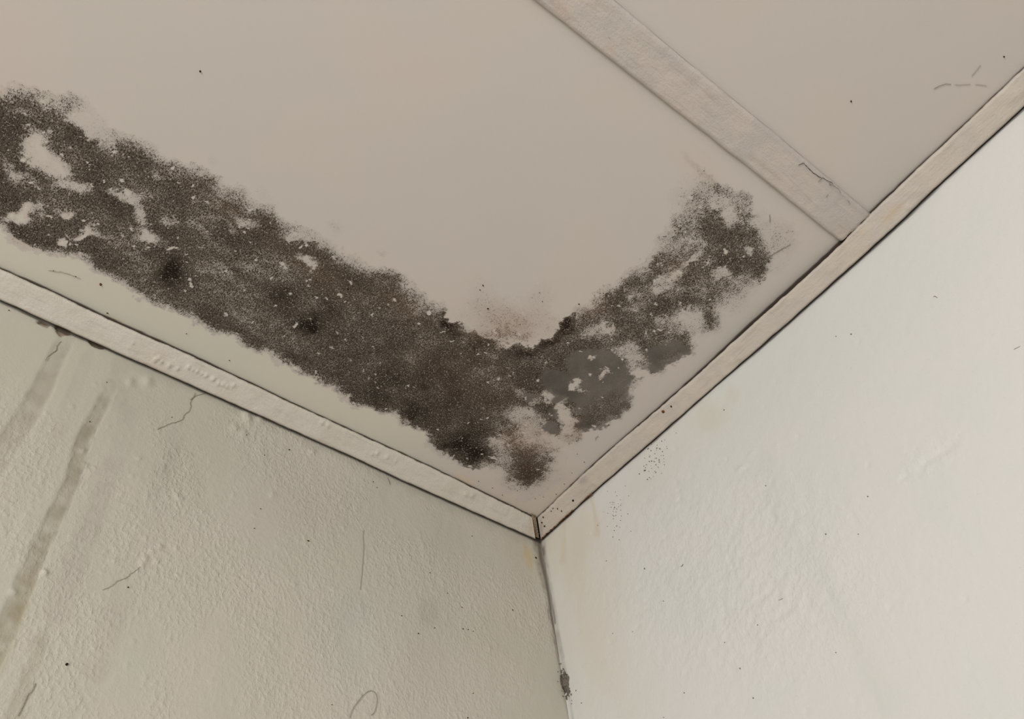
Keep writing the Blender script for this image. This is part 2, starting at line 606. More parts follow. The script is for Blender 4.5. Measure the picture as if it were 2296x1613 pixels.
for k in range(420):
    bx, by = rs.uniform(0, 1200), rs.uniform(860, 1613)
    if by < 760 + 0.46 * bx:
        continue
    r, h = rs.uniform(2.6, 4.5), rs.uniform(0.3, 1.1)
    mk = (np.abs(px - bx) < 16) & (np.abs(py - by) < 16)
    disp[mk] += h * 0.001 * np.exp(-(((px[mk] - bx) ** 2 + (py[mk] - by) ** 2) / r ** 2))
lay(st, 0.8 * sstep(-0.0012, 0.0020, wz - zB_of_x(wx) + 0.002 * n2) * (wx > -1.24), (48, 40, 33), 'L')  # shade in the gap at the batten's lower edge painted dark, with grime
edge = sstep(0.0, 0.03, -wx) * sstep(-0.004, 0.03, H - wz - 0.004)
fine = (wx > -1.24) & (wz > H - 0.94)
disp = np.where(fine, disp * (0.25 + 0.75 * edge), 0)
WL_DISP = disp.copy()
V[:, 1] = -disp
V[:, 1] = np.where((wx >= -1e-6), 0.0, V[:, 1])
wall_left = mesh_obj('wall_left', V, grid_faces(len(zx), len(zz)), M_WL, attrs={'stain_shade': ('FLOAT_COLOR', st), 'grain': ('FLOAT', rough * grain)}, recentre=False)
tag(wall_left, 'grey-green rough plastered wall with brown drip marks left of the corner', 'wall', kind='structure')


def wl_surface(x, z):
    i = np.clip(np.searchsorted(zx, x), 1, len(zx) - 1)
    j = np.clip(np.searchsorted(zz, z), 1, len(zz) - 1)
    D = WL_DISP.reshape(len(zx), len(zz))
    i = np.where(np.abs(zx[i - 1] - x) < np.abs(zx[i] - x), i - 1, i)
    j = np.where(np.abs(zz[j - 1] - z) < np.abs(zz[j] - z), j - 1, j)
    return -D[i, j]


# ------------------------------------------------------------------ right wall (plane x = 0)
STEP = 0.0024
yy = np.concatenate([np.linspace(RY, -1.35, 6)[:-1], np.arange(-1.35, -0.001, STEP), [0.0]])
zr = np.concatenate([np.linspace(0.0, H - 1.05, 6)[:-1], np.arange(H - 1.05, H - 0.001, STEP), [H]])
Yg, Z = np.meshgrid(yy, zr, indexing='ij')
V = np.stack([np.zeros_like(Yg), Yg, Z], -1).reshape(-1, 3)
px, py = to_px(V)
wy, wz = V[:, 1], V[:, 2]
rough = 0.25 + 0.9 * sstep(1, 0.2, ell(px, py, 1680, 1300, 420, 330)) + 0.5 * sstep(1, 0.3, ell(px, py, 2080, 1030, 140, 60, -30))
disp = (fbm(wy * 130, wz * 130, 53, 3) - 0.5) * 0.0018 * rough * (0.3 + fbm(wy * 14, wz * 14, 58, 2))
disp += (fbm(wy * 45, wz * 38, 57, 3) - 0.5) * 0.0016 * rough
disp += (fbm(wy * 6, wz * 4, 59, 2) - 0.5) * 0.004
for bx, by, r, h in ((2115, 1012, 26, -1.6), (2080, 1035, 16, -1.4), (2030, 1070, 14, -1.2), (2140, 1003, 14, -1.0), (1660, 1050, 12, 1.4), (1680, 1020, 10, 1.0)):
    disp += h * 0.001 * np.exp(-(ell(px, py, bx, by, r, r * 0.35, -38) ** 2))
rs = np.random.RandomState(9)
for k in range(520):
    bx, by = rs.normal(1660, 230), rs.normal(1290, 200)
    if by < 1160 - 0.92 * (bx - 1215) + 90:
        continue
    r, h = rs.uniform(2.6, 5.0), rs.uniform(-1.1, 0.6)
    mk = (np.abs(px - bx) < 16) & (np.abs(py - by) < 16)
    disp[mk] += h * 0.001 * np.exp(-(((px[mk] - bx) ** 2 + (py[mk] - by) ** 2) / r ** 2))
st = stain_shade_attr(len(V))
n1 = fbm(wy * 30, wz * 8, 61, 3) - 0.5
n2 = fbm(wy * 60, wz * 60, 63, 3) - 0.5
lay(st, 0.55 * sstep(1, 0.0, ell(px, py, 1300, 1360, 230, 420, -8) + n1 * 0.5), (200, 188, 170), 'R')
lay(st, 0.35 * sstep(1, 0.0, ell(px, py, 1500, 1010, 330, 90, -42) + n1 * 0.5), (202, 190, 174), 'R')
lay(st, 0.32 * sstep(1, 0.0, ell(px, py, 1280, 1230, 90, 160, -8) + n1), (194, 176, 144), 'R')
lay(st, 0.22 * sstep(1, 0.0, ell(px, py, 1310, 1400, 110, 260, -10) + n1), (194, 182, 158), 'R')
lay(st, 0.30 * sstep(1, 0.0, stroke(px + n1 * 26, py, [(1324, 1116), (1332, 1150), (1338, 1200)], 8, 10)[0]), (184, 158, 108), 'R')
lay(st, 0.22 * sstep(1, 0.0, n2 * .8 + stroke(px + n1 * 26, py, [(1272, 1150), (1266, 1200), (1262, 1260)], 8, 12)[0]), (184, 162, 116), 'R')
lay(st, 0.40 * sstep(1, 0.0, ell(px, py, 1600, 935, 70, 55, -40) + n1 * 0.6), (192, 182, 156), 'R')
lay(st, 0.30 * sstep(1, 0.0, ell(px, py, 1640, 885, 26, 40) + n1 * 0.6), (188, 172, 148), 'R')
lay(st, 0.20 * sstep(1, 0.0, stroke(px + n1 * 60, py, [(1720, 1040), (1760, 1160), (1830, 1290), (1900, 1420), (1990, 1580)], 34, 50)[0]), (186, 184, 168), 'R')
lay(st, 0.22 * sstep(1, 0.0, ell(px, py, 1700, 1420, 200, 170)), (203, 194, 188), 'R')
lay(st, 0.22 * sstep(1, 0.0, ell(px, py, 1990, 980, 170, 150)), (203, 194, 188), 'R')
lay(st, 0.22 * sstep(1, 0.0, ell(px, py, 1560, 1350, 150, 130)), (194, 193, 179), 'R')
lay(st, 0.14 * sstep(1, 0.0, ell(px, py, 1440, 1080, 110, 110)), (184, 177, 164), 'R')
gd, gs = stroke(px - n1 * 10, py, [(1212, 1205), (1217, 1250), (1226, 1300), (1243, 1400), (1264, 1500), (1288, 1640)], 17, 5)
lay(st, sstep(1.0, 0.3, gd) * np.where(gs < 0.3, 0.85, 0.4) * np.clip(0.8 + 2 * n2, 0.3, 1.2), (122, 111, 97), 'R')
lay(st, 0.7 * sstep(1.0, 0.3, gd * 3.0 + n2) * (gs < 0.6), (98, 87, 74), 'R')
lay(st, 0.8 * sstep(-0.0010, 0.0020, wz - zB_of_y(wy) + 0.0016 * n2) * (wy > -1.34), (54, 45, 38), 'R')  # gap under the right batten darkened in colour: painted shade plus grime
edge = sstep(0.0, 0.03, -wy) * sstep(-0.004, 0.03, H - wz - 0.004)
fine = (wy > -1.34) & (wz > H - 1.04)
disp = np.where(fine, disp * (0.25 + 0.75 * edge), 0)
WR_DISP = disp.copy()
V[:, 0] = -disp
V[:, 0] = np.where((wy >= -1e-6), 0.0, V[:, 0])
wall_right = mesh_obj('wall_right', V, grid_faces(len(yy), len(zr), True), M_WR, attrs={'stain_shade': ('FLOAT_COLOR', st), 'grain': ('FLOAT', np.clip(rough, 0, 1.2))}, recentre=False)
tag(wall_right, 'bright off-white plastered wall right of the corner', 'wall', kind='structure')


def wr_surface(y, z):
    i = np.clip(np.searchsorted(yy, y), 1, len(yy) - 1)
    j = np.clip(np.searchsorted(zr, z), 1, len(zr) - 1)
    D = WR_DISP.reshape(len(yy), len(zr))
    i = np.where(np.abs(yy[i - 1] - y) < np.abs(yy[i] - y), i - 1, i)
    j = np.where(np.abs(zr[j - 1] - z) < np.abs(zr[j] - z), j - 1, j)
    return -D[i, j]


# ------------------------------------------------------------------ rest of the room (behind the camera)
T = 0.1
tag(mesh_obj('floor', *box_mesh((RX - T, RY - T, -T), (T, T, 0.0)), M_FLOOR, smooth=False), 'pale floor of the room', 'floor', kind='structure')
tag(mesh_obj('wall_front', *box_mesh((RX - T, RY - T, 0.0), (0, RY, H)), M_ROOM, smooth=False), 'plain cream wall behind the camera', 'wall', kind='structure')
pw = join([box_mesh((RX - T, RY, 0), (RX, WY0, H)), box_mesh((RX - T, WY1, 0), (RX, 0, H)), box_mesh((RX - T, WY0, 0), (RX, WY1, WZ0)), box_mesh((RX - T, WY0, WZ1), (RX, WY1, H))])
tag(mesh_obj('wall_back', *pw, M_ROOM, smooth=False), 'cream wall with the window opening', 'wall', kind='structure')
win = bpy.data.objects.new('window_1', None)
win.location = (RX - T / 2, (WY0 + WY1) / 2, WZ0)
COL.objects.link(win)
tag(win, 'white framed window lighting the room', 'window', kind='structure')
fx0, fx1, fw = RX - 0.08, RX - 0.03, 0.05
ym = (WY0 + WY1) / 2
mesh_obj('window_frame', *join([box_mesh((fx0, WY0, WZ0), (fx1, WY0 + fw, WZ1)), box_mesh((fx0, WY1 - fw, WZ0), (fx1, WY1, WZ1)),
                                box_mesh((fx0, WY0 + fw, WZ0), (fx1, WY1 - fw, WZ0 + fw)), box_mesh((fx0, WY0 + fw, WZ1 - fw), (fx1, WY1 - fw, WZ1)),
                                box_mesh((fx0, ym - 0.03, WZ0 + fw), (fx1, ym + 0.03, WZ1 - fw))]), M_WHITE, win, smooth=False)
for y0, y1 in ((WY0 + fw, ym - 0.03), (ym + 0.03, WY1 - fw)):
    mesh_obj('window_pane', *box_mesh((RX - 0.058, y0, WZ0 + fw), (RX - 0.052, y1, WZ1 - fw)), M_GLASS, win, smooth=False)

# ------------------------------------------------------------------ battens along the two walls
def batten(top, bot, lo, hi, axis_i, gap_fn, tb, s0, s1, seed, bumps, eps):
    """axis_i: 0 runs along x on the left wall, 1 runs along y on the right wall"""
    o_i = 1 - axis_i
    tx, ty = curve_px(top, lo, hi, 900)
    Tp = on_plane(tx, ty, 2, H - gap_fn(tx))
    bx, by = curve_px(bot, lo, hi, 900)
    Bp = on_plane(bx, by, o_i, np.full(900, -tb))
    n = int(abs(s1 - s0) / 0.0016)
    s = np.linspace(s0, s1, n)

    def ip(P, k):
        q = np.argsort(P[:, axis_i])
        return np.interp(s, P[q, axis_i], P[q, k])
    tO, tZ = ip(Tp, o_i), ip(Tp, 2)
    bO, bZ = np.full(n, -tb), ip(Bp, 2)
    rr = np.random.RandomState(seed)
    jag = (fbm(s * 90, s * 0 + seed, seed, 4) - 0.5) * 0.0016
    jag2 = (fbm(s * 60, s * 0 + seed + 9, seed + 3, 3) - 0.5) * 0.0010
    rows = []
    K = 15
    du, dz = bO - tO, bZ - tZ
    ln = np.hypot(du, dz)
    nO, nZ = dz / ln, -du / ln          # candidate normal
    sgn = np.where(nZ > 0, -1, 1)
    nO, nZ = nO * sgn, nZ * sgn         # points down / into the room
    rows.append((tO + 0.005, tZ + 0.0004))
    for k in range(K):
        f = k / (K - 1)
        e = min(f, 1 - f) * ln
        rd = -0.0014 * np.clip(1 - e / 0.003, 0, 1) ** 2
        belly = rd + (fbm(s * 70, s * 0 + f * 2.5, seed + 5, 3) - 0.5) * 0.0010
        jj = jag * (1 - f) ** 3 + jag2 * f ** 3
        rows.append((tO + du * f + nO * belly + du / ln * jj, tZ + dz * f + nZ * belly + dz / ln * jj))
    rows.append((bO + 0.0002, bZ + 0.006))
    rows.append((tO + 0.009, tZ - 0.002))
    U = np.stack([r[0] for r in rows], 1)
    Zz = np.stack([r[1] for r in rows], 1)
    Vv = np.zeros((n, len(rows), 3))
    xe = -np.abs(U[-1]) - eps                      # mitred end at the room corner
    wv = sstep(-0.09, s1, s)
    Vv[:, :, axis_i] = s[:, None] + (xe[None, :] - s1) * wv[:, None]
    Vv[:, :, o_i] = U
    Vv[:, :, 2] = Zz
    pxx, pyy = to_px(Vv)
    face = np.zeros(len(rows))
    face[2:K] = 1
    for (cx, cy, r, h) in bumps:
        g = h * 0.0016 * np.exp(-((pxx - cx) ** 2 + (pyy - cy) ** 2) / (0.85 * r) ** 2) * face[None, :]
        Vv[:, :, o_i] += g * nO[:, None]
        Vv[:, :, 2] += g * nZ[:, None]
    nr = len(rows)
    i = np.arange(n - 1)[:, None]
    j = np.arange(nr)[None, :]
    a = (i * nr + j).ravel()
    b = (i * nr + (j + 1) % nr).ravel()
    Fc = np.stack([a, b, b + nr, a + nr], 1)
    if (axis_i == 0) == (s1 > s0):
        Fc = Fc[:, ::-1].copy()
    V_ = Vv.reshape(-1, 3)
    # caps: quads between the first rows and the last
    cap = []
    for base in (0, (n - 1) * nr):
        idx = [base + q for q in range(nr)]
        for q in range(nr // 2 - 1):
            cap.append((idx[q], idx[q + 1], idx[nr - 2 - q], idx[nr - 1 - q]))
    Fc = np.concatenate([Fc, np.array(cap)], 0)
    st_ = stain_shade_attr(len(V_))
    return V_, Fc, st_, pxx.ravel(), pyy.ravel()


BL = [(347, 808, 5, 1.6), (356, 803, 4, 1.3), (362, 812, 4, 1.4), (379, 821, 5, 1.5), (398, 827, 5, 1.4), (423, 824, 5, 1.6), (433, 829, 4, 1.2), (442, 833, 5, 1.5),
      (452, 838, 4, 1.2), (462, 842, 5, 1.5), (478, 851, 5, 1.5), (489, 861, 5, 1.5), (500, 863, 5, 1.4), (508, 868, 4, 1.2), (524, 864, 5, 1.3), (298, 770, 3, 1.2),
      (289, 782, 3, 1.0), (722, 949, 6, 1.2), (735, 955, 5, 1.0), (845, 1017, 5, 1.3), (834, 1018, 4, 1.2), (868, 1025, 4, 1.2), (887, 1035, 4, 1.1), (1045, 1108, 7, 1.0), (1058, 1112, 6, 1.0)]
BR = [(1333, 1085, 5, 0.8), (1640, 812, 8, 0.6), (1655, 802, 8, 0.6), (1620, 838, 8, 0.6), (2060, 430, 10, 0.7), (2035, 465, 8, 0.7)]
V_, Fc, st_, qx, qy = batten(LT, LB, -420, 1230, 0, gap_left, 0.004, -1.5, -0.002, 71, BL, 0.0105)
lay(st_, 0.5 * sstep(1, 0, ell(qx, qy, 1192, 1185, 12, 40)), (160, 142, 116), 'T')
lay(st_, 0.35 * sstep(1, 0, ell(qx, qy, 360, 835, 180, 14, 25)), (182, 165, 147), 'T')
trim_1 = mesh_obj('trim_1', V_, Fc, M_TR, attrs={'stain_shade': ('FLOAT_COLOR', st_)})
tag(trim_1, 'off-white blistered batten between the ceiling and the grey-green drip-stained wall', 'trim', kind='structure')
V_, Fc, st_, qx, qy = batten(RT, RB, 1190, 2760, 1, gap_right, 0.004, -1.5, -0.002, 83, BR, 0.0008)
nzz = fbm(V_[:, 1] * 40, V_[:, 2] * 200, 7, 3)
lay(st_, 0.45 * sstep(1, 0, ell(qx, qy, 1213, 1185, 9, 34)), (118, 104, 86), 'U')
lay(st_, 0.45 * sstep(1.1, 0.2, ell(qx, qy, 2000, 478, 36, 14, -44) + (nzz - .5)), (172, 150, 122), 'U')
lay(st_, 0.25 * sstep(1.1, 0.2, ell(qx, qy, 1880, 600, 60, 12, -44) + (nzz - .5)), (150, 139, 130), 'U')
lay(st_, 0.40 * sstep(1.1, 0.2, ell(qx, qy, 1308, 1078, 16, 10, -40) + (nzz - .5)), (136, 126, 122), 'U')
trim_2 = mesh_obj('trim_2', V_, Fc, M_TU, attrs={'stain_shade': ('FLOAT_COLOR', st_)})
tag(trim_2, 'pinkish-white batten along the bright wall, bowed away from the ceiling', 'trim', kind='structure')

# the grimy joint between the two battens
base = []
for up in (0.0, 0.004):
    for o_, x_off in ((0.0305, -0.0108), (0.0305, -0.0022), (0.003, -0.0022), (0.003, -0.0108)):
        base.append((-o_ + x_off, -o_, H - np.interp(o_, [0.004, 0.03], [0.0150, 0.0046]) + 0.0016 + up * (0.3 if o_ > 0.01 else 1.0)))
fl = mesh_obj('joint_filler', base, [(0, 3, 2, 1), (4, 5, 6, 7), (0, 1, 5, 4), (1, 2, 6, 5), (2, 3, 7, 6), (3, 0, 4, 7)], M_FILL, trim_1, smooth=False)
fl['label'] = 'brown grimy filler in the batten joint'

# ------------------------------------------------------------------ flat lath across the ceiling
CLp = [(1197, 0), (1330, 104), (1471, 214), (1650, 353.6), (1733, 420), (1888, 545)]
CRp = [(1375, 0), (1542, 141), (1750, 311), (1949, 479)]
cx_, cy_ = curve_px(CLp, 700, 1892, 700)
A_ = on_plane(cx_, cy_, 2, np.full(700, H - 0.006))
dx_, dy_ = curve_px(CRp, 800, 1955, 700)
B_ = on_plane(dx_, dy_, 2, np.full(700, H - 0.006))
s0, s1 = -1.45, -0.0275
n = 700
s = np.linspace(s0, s1, n)
yl = np.interp(s, A_[:, 0], A_[:, 1])
yr = np.interp(s, B_[:, 0], B_[:, 1])
rows = [(yl + 0.0006, np.full(n, H - 0.0008))]
K = 21
for k in range(K):
    f = k / (K - 1)
    e = min(f, 1 - f) * 0.045
    rd = 0.0022 * max(0, 1 - e / 0.0035) ** 2
    endr = 0.0016 * np.clip(1 - (s1 - s) / 0.006, 0, 1) ** 2
    zz_ = H - 0.006 + rd + endr + (fbm(s * 45, s * 0 + f * 3, 91, 3) - 0.5) * 0.0012
    jj = (fbm(s * 50, s * 0, 93, 3) - 0.5) * 0.0014 * (1 - f) ** 3 - (fbm(s * 50, s * 0, 95, 3) - 0.5) * 0.0014 * f ** 3
    rows.append((yl + (yr - yl) * f + jj, zz_))
rows.append((yr, np.full(n, H + 0.0)))
rows.append((yl - 0.004, np.full(n, H + 0.0)))
Vv = np.zeros((n, len(rows), 3))
Vv[:, :, 0] = s[:, None]
Vv[:, :, 1] = np.stack([r[0] for r in rows], 1)
Vv[:, :, 2] = np.stack([r[1] for r in rows], 1)
nr = len(rows)
i = np.arange(n - 1)[:, None]
j = np.arange(nr)[None, :]
a = (i * nr + j).ravel()
b = (i * nr + (j + 1) % nr).ravel()
Fc = np.stack([a, a + nr, b + nr, b], 1)
cap = []
for base_ in (0, (n - 1) * nr):
    for q in range(nr // 2 - 1):
        cap.append((base_ + q, base_ + q + 1, base_ + nr - 2 - q, base_ + nr - 1 - q))
Fc = np.concatenate([Fc, np.array(cap)], 0)
V_ = Vv.reshape(-1, 3)
qx, qy = to_px(V_)
st_ = stain_shade_attr(len(V_))
nz1 = fbm(V_[:, 0] * 60, V_[:, 1] * 60, 15, 3)
lay(st_, 0.40 * sstep(1.1, 0.1, ell(qx, qy, 1265, 25, 50, 16, 42) + nz1 - .5), (166, 142, 122), 'X')
lay(st_, 0.35 * sstep(1.1, 0.1, ell(qx, qy, 1370, 110, 20, 14, 42) + nz1 - .5), (166, 144, 128), 'X')
lay(st_, 0.35 * sstep(1.1, 0.1, ell(qx, qy, 1450, 175, 60, 20, 40) + nz1 - .5), (160, 144, 135), 'X')
lay(st_, 0.30 * sstep(1.1, 0.1, ell(qx, qy, 1520, 150, 60, 20, 40) + nz1 - .5), (155, 144, 136), 'X')
lay(st_, 0.35 * sstep(1.1, 0.1, ell(qx, qy, 1720, 380, 70, 8, 40) + nz1 - .5), (154, 139, 124), 'X')
lay(st_, 0.35 * sstep(1.0, 0.3, stroke(qx + (nz1 - .5) * 14, qy, [(1700, 275), (1800, 360), (1870, 420), (1940, 480)], 16)[0]), (153, 144, 137), 'X')
trim_3 = mesh_obj('trim_3', V_, Fc, M_TX, attrs={'stain_shade': ('FLOAT_COLOR', st_)})
tag(trim_3, 'flat pinkish lath running across the ceiling to the bowed batten', 'trim', kind='structure')

# ------------------------------------------------------------------ mould on the ceiling
OUT = [(-160, 190), (0, 196), (40, 190), (90, 196), (130, 208), (172, 212), (196, 238), (215, 268), (240, 282), (292, 297), (340, 322), (385, 352), (440, 370), (485, 392), (530, 410), (565, 435), (605, 462),
       (645, 495), (695, 515), (742, 535), (770, 562), (810, 585), (860, 600), (900, 612), (940, 640), (975, 668), (1000, 700), (1022, 720), (1060, 745), (1110, 764), (1145, 774), (1190, 772), (1230, 750),
       (1268, 714), (1300, 688), (1335, 655), (1380, 628), (1405, 608), (1440, 585), (1462, 556), (1490, 520), (1512, 478), (1545, 435), (1580, 402), (1597, 396), (1642, 416), (1685, 445), (1700, 478),
       (1700, 505), (1722, 540), (1735, 580), (1715, 625), (1690, 655), (1655, 668), (1640, 690), (1600, 700), (1570, 725), (1565, 760), (1552, 790), (1515, 817), (1480, 838), (1440, 848),
       (1424, 872), (1418, 912), (1398, 938), (1342, 966), (1305, 975), (1262, 1000), (1232, 1030), (1215, 1060), (1150, 1060), (1105, 1050), (1060, 1048), (1018, 1033), (982, 1006),
       (952, 976), (925, 957), (880, 937), (838, 920), (790, 897), (745, 875), (700, 847), (650, 827), (600, 802), (556, 780), (510, 756), (460, 740), (410, 707), (350, 687), (300, 657), (265, 634),
       (225, 618), (190, 592), (150, 582), (100, 571), (60, 556), (30, 536), (0, 518), (-160, 440)]
# cx, cy, rx, ry, degrees, density aimed at, strength, hardness
BLOBS = [
    (82, 328, 30, 38, -20, -0.1, 1, .0), (97, 360, 40, 28, 25, -0.1, 1, .0), (135, 382, 36, 24, 25, -0.05, 1, .0), (165, 420, 50, 16, 8, .18, .9, .4), (60, 400, 40, 14, 40, .45, .7, .2),
    (38, 486, 42, 12, -8, 0.0, 1, .6), (60, 470, 20, 14, 0, 0.0, 1, .6), (141, 546, 17, 14, 0, 0.0, 1, .6), (184, 522, 32, 11, -28, 0.05, 1, .5), (215, 524, 22, 9, 20, .2, .9, .4),
    (195, 275, 56, 24, 38, .06, .95, .3), (228, 305, 50, 20, 32, .22, .85, .3), (170, 262, 30, 16, 20, .12, .85, .3), (250, 335, 34, 14, 30, .45, .7, .3),
    (334, 538, 36, 18, 15, .10, .95, .5), (316, 478, 18, 44, -18, .25, .9, .3), (275, 438, 44, 12, 28, .22, .9, .4), (381, 492, 30, 14, 25, .4, .85, .4),
    (28, 385, 16, 44, -32, .28, .9, .3), (86, 470, 26, 12, 25, .4, .8, .3), (154, 484, 13, 10, 0, .08, 1, .5), (150, 475, 30, 18, 0, .5, .6, .2), (108, 297, 8, 10, 0, .1, 1, .6), (60, 285, 12, 7, 0, .15, .9, .5),
    (352, 380, 26, 40, -25, .72, .6, .2), (350, 395, 16, 10, 0, .4, .8, .3), (250, 545, 40, 22, 20, .78, .7, .2), (300, 575, 60, 18, 20, .80, .7, .2),
    (120, 230, 50, 20, 15, .6, .7, .2), (40, 250, 40, 14, 10, .55, .7, .2), (150, 222, 34, 18, 10, .55, .8, .3), (100, 222, 10, 20, 0, .35, .8, .3),
    (478, 602, 46, 26, 25, .80, .8, .2), (554, 590, 30, 14, 10, .74, .8, .3), (609, 621, 48, 20, 10, .80, .8, .2), (687, 583, 32, 14, 25, .12, .95, .4), (664, 530, 40, 12, 10, .2, .9, .4), (632, 590, 7, 8, 0, .05, 1, .6),
    (557, 495, 28, 11, 25, .35, .9, .4), (520, 510, 18, 10, 25, .5, .8, .4), (704, 604, 7, 9, 0, .05, 1, .6), (490, 655, 46, 20, 20, .95, .7, .2), (580, 700, 50, 24, 20, 1.0, .7, .2), (700, 650, 40, 20, 25, .86, .7, .2),
    (425, 500, 30, 18, 25, .75, .6, .2), (640, 625, 60, 30, 30, .92, .5, .1), (860, 660, 60, 30, 35, .78, .8, .2), (940, 680, 50, 22, 35, .70, .8, .2),
    # dark hearts
    (392, 602, 58, 44, 20, 1.32, .9, .1), (388, 600, 26, 22, 0, 1.75, .9, .1), (640, 668, 60, 34, 10, 1.36, .8, .1), (715, 715, 74, 46, 10, 1.36, .85, .1), (694, 728, 36, 26, 0, 1.95, .9, .1), (735, 705, 30, 22, 0, 1.4, .6, .1),
    (872, 860, 48, 42, 0, 1.7, .85, .1), (905, 905, 76, 32, 20, 1.5, .85, .1), (925, 920, 42, 22, 10, 1.9, .8, .1), (955, 870, 60, 30, 20, 1.3, .6, .1), (1040, 880, 80, 50, 40, 1.32, .6, .1),
    (1035, 1000, 60, 32, 10, 1.75, .9, .3), (1040, 950, 84, 30, 30, 1.5, .7, .1), (640, 805, 26, 14, 0, 1.25, .8, .2), (795, 885, 30, 16, 0, 1.25, .8, .2), (1000, 860, 130, 64, 20, 1.25, .6, .1),
    (60, 540, 50, 20, 25, 1.2, .8, .2), (8, 420, 26, 60, 0, 1.2, .8, .2), (110, 285, 30, 20, 30, 1.15, .7, .2), (215, 350, 50, 24, 30, 1.05, .6, .2), (345, 430, 50, 26, 10, 1.1, .7, .2), (230, 470, 60, 36, 25, 1.0, .6, .2),
    (1100, 820, 80, 40, 15, 1.28, .6, .1), (1260, 800, 30, 60, 40, 1.18, .6, .1),
    # right arm
    (1570, 455, 60, 56, -30, .52, .85, .2), (1613, 450, 30, 24, 0, .42, .85, .2), (1640, 490, 18, 30, -15, .15, .95, .4), (1612, 462, 26, 12, 0, .25, .85, .4), (1660, 455, 34, 20, 40, .55, .8, .3), (1535, 540, 50, 36, -20, .5, .9, .2),
    (1500, 620, 50, 15, -22, .18, .95, .35), (1551, 580, 30, 10, -30, .2, .95, .4), (1560, 545, 44, 8, 5, .3, .8, .3), (1619, 612, 26, 14, 10, .15, .95, .5), (1672, 562, 16, 12, 0, .22, .9, .4), (1478, 650, 24, 12, -20, .28, .9, .3), (1564, 652, 24, 10, 10, .22, .9, .4),
    (1540, 716, 62, 30, -15, .14, .95, .45), (1506, 735, 30, 18, 0, .68, .95, .5), (1482, 730, 14, 11, 0, .08, 1, .5), (1415, 662, 14, 14, 0, .42, .9, .3), (1358, 733, 12, 15, 0, .15, 1, .5), (1330, 740, 50, 20, -25, .40, .9, .3), (1425, 690, 40, 16, -20, .5, .8, .2), (1660, 505, 26, 22, 0, .45, .8, .2),
    (1590, 500, 30, 24, -30, .95, .8, .2), (1675, 525, 34, 26, 40, 1.15, .9, .2), (1625, 575, 62, 26, 15, 1.08, .9, .2), (1700, 580, 20, 28, 0, .8, .9, .3), (1690, 610, 24, 16, 0, .85, .9, .3), (1600, 620, 30, 14, 0, .9, .6, .2), (1560, 640, 44, 22, 10, 1.0, .8, .2),
    (1480, 585, 22, 16, 0, .9, .8, .2), (1465, 590, 14, 16, 0, 1.0, .8, .3), (1390, 660, 26, 14, -20, 1.0, .8, .2), (1440, 632, 36, 14, -25, .9, .8, .2), (1345, 700, 34, 16, -20, .85, .8, .2), (1500, 690, 52, 26, -8, 1.05, .8, .2), (1450, 735, 60, 28, -15, .95, .7, .2),
    (1660, 640, 40, 34, 0, .40, .9, .3), (1640, 680, 40, 24, 0, .26, .9, .3), (1744, 535, 44, 38, 0, .42, .9, .4), (1765, 530, 24, 30, 0, .24, .7, .2), (1710, 500, 24, 20, 0, .38, .8, .3), (1735, 590, 22, 22, 0, .14, .9, .3),
    (1590, 716, 25, 36, 0, 1.0, 1, .25), (1612, 675, 16, 8, 20, .55, .9, .3), (1420, 800, 36, 26, 15, .30, .95, .6), (1425, 822, 30, 11, 0, .58, .9, .4), (1440, 838, 34, 9, 0, .06, 1, .6), (1436, 848, 16, 5, -10, .6, 1, .5),
    (1286, 862, 12, 11, 0, .08, 1, .6), (1305, 872, 16, 4, 0, .2, .7, .6), (1347, 838, 13, 8, 0, .25, .9, .5), (1381, 789, 5, 5, 0, 0, 1, .6), (1325, 808, 8, 4, -40, 0.05, 1, .6), (1300, 800, 40, 26, -30, .7, .6, .2), (1270, 760, 34, 20, -40, .72, .7, .2),
    # pale band by the corner and the spots in it
    (1196, 972, 62, 42, 10, .44, .95, .4), (1225, 890, 22, 18, 0, .18, .95, .5), (1170, 930, 40, 20, 0, .42, .9, .3), (1266, 932, 18, 44, -14, .16, 1, .5), (1275, 965, 18, 20, 0, .12, .9, .4), (1247, 988, 50, 16, 0, .12, .95, .4), (1140, 1010, 50, 22, 10, .38, .9, .3),
    (1282, 980, 18, 13, 0, .60, .95, .3), (1279, 946, 13, 15, 0, .42, .95, .3), (1127, 958, 26, 13, 0, .68, .9, .4), (1046, 1012, 46, 18, 5, 1.5, .9, .4), (1110, 985, 30, 12, 0, .35, .9, .3), (1195, 905, 16, 12, 0, .6, .8, .3), (1170, 878, 30, 14, 20, .55, .8, .3),
    # brown spot nearest the corner
    (1185, 1045, 70, 56, 0, .44, .95, .4), (1215, 1085, 64, 24, -30, .26, .7, .2), (1180, 1026, 58, 42, 0, .82, .9, .2), (1184, 1056, 46, 36, 0, 1.3, .95, .1), (1180, 1064, 26, 19, 0, 1.65, .9, .1), (1216, 1025, 20, 24, 0, .65, .8, .2), (1130, 1030, 30, 14, 10, .45, .8, .2),
    # sparse brown specks above the bend
    (1135, 722, 96, 46, 4, .36, .95, .3), (1085, 682, 36, 50, -14, .24, .9, .2), (1208, 680, 30, 40, 20, .20, .9, .2), (1130, 752, 64, 18, 5, .58, .95, .2), (1225, 735, 30, 18, -35, .25, .7, .2), (1040, 720, 36, 24, 30, .14, .8, .2),
    (1562, 370, 38, 10, 42, .24, .9, .2), (1580, 392, 26, 10, 30, .36, .9, .2), (748, 508, 20, 10, 15, .26, .9, .2), (850, 560, 15, 7, 10, .26, .9, .2), (480, 362, 10, 5, 0, .10, .9, .2), (590, 445, 30, 20, 40, .2, .5, .2),
]
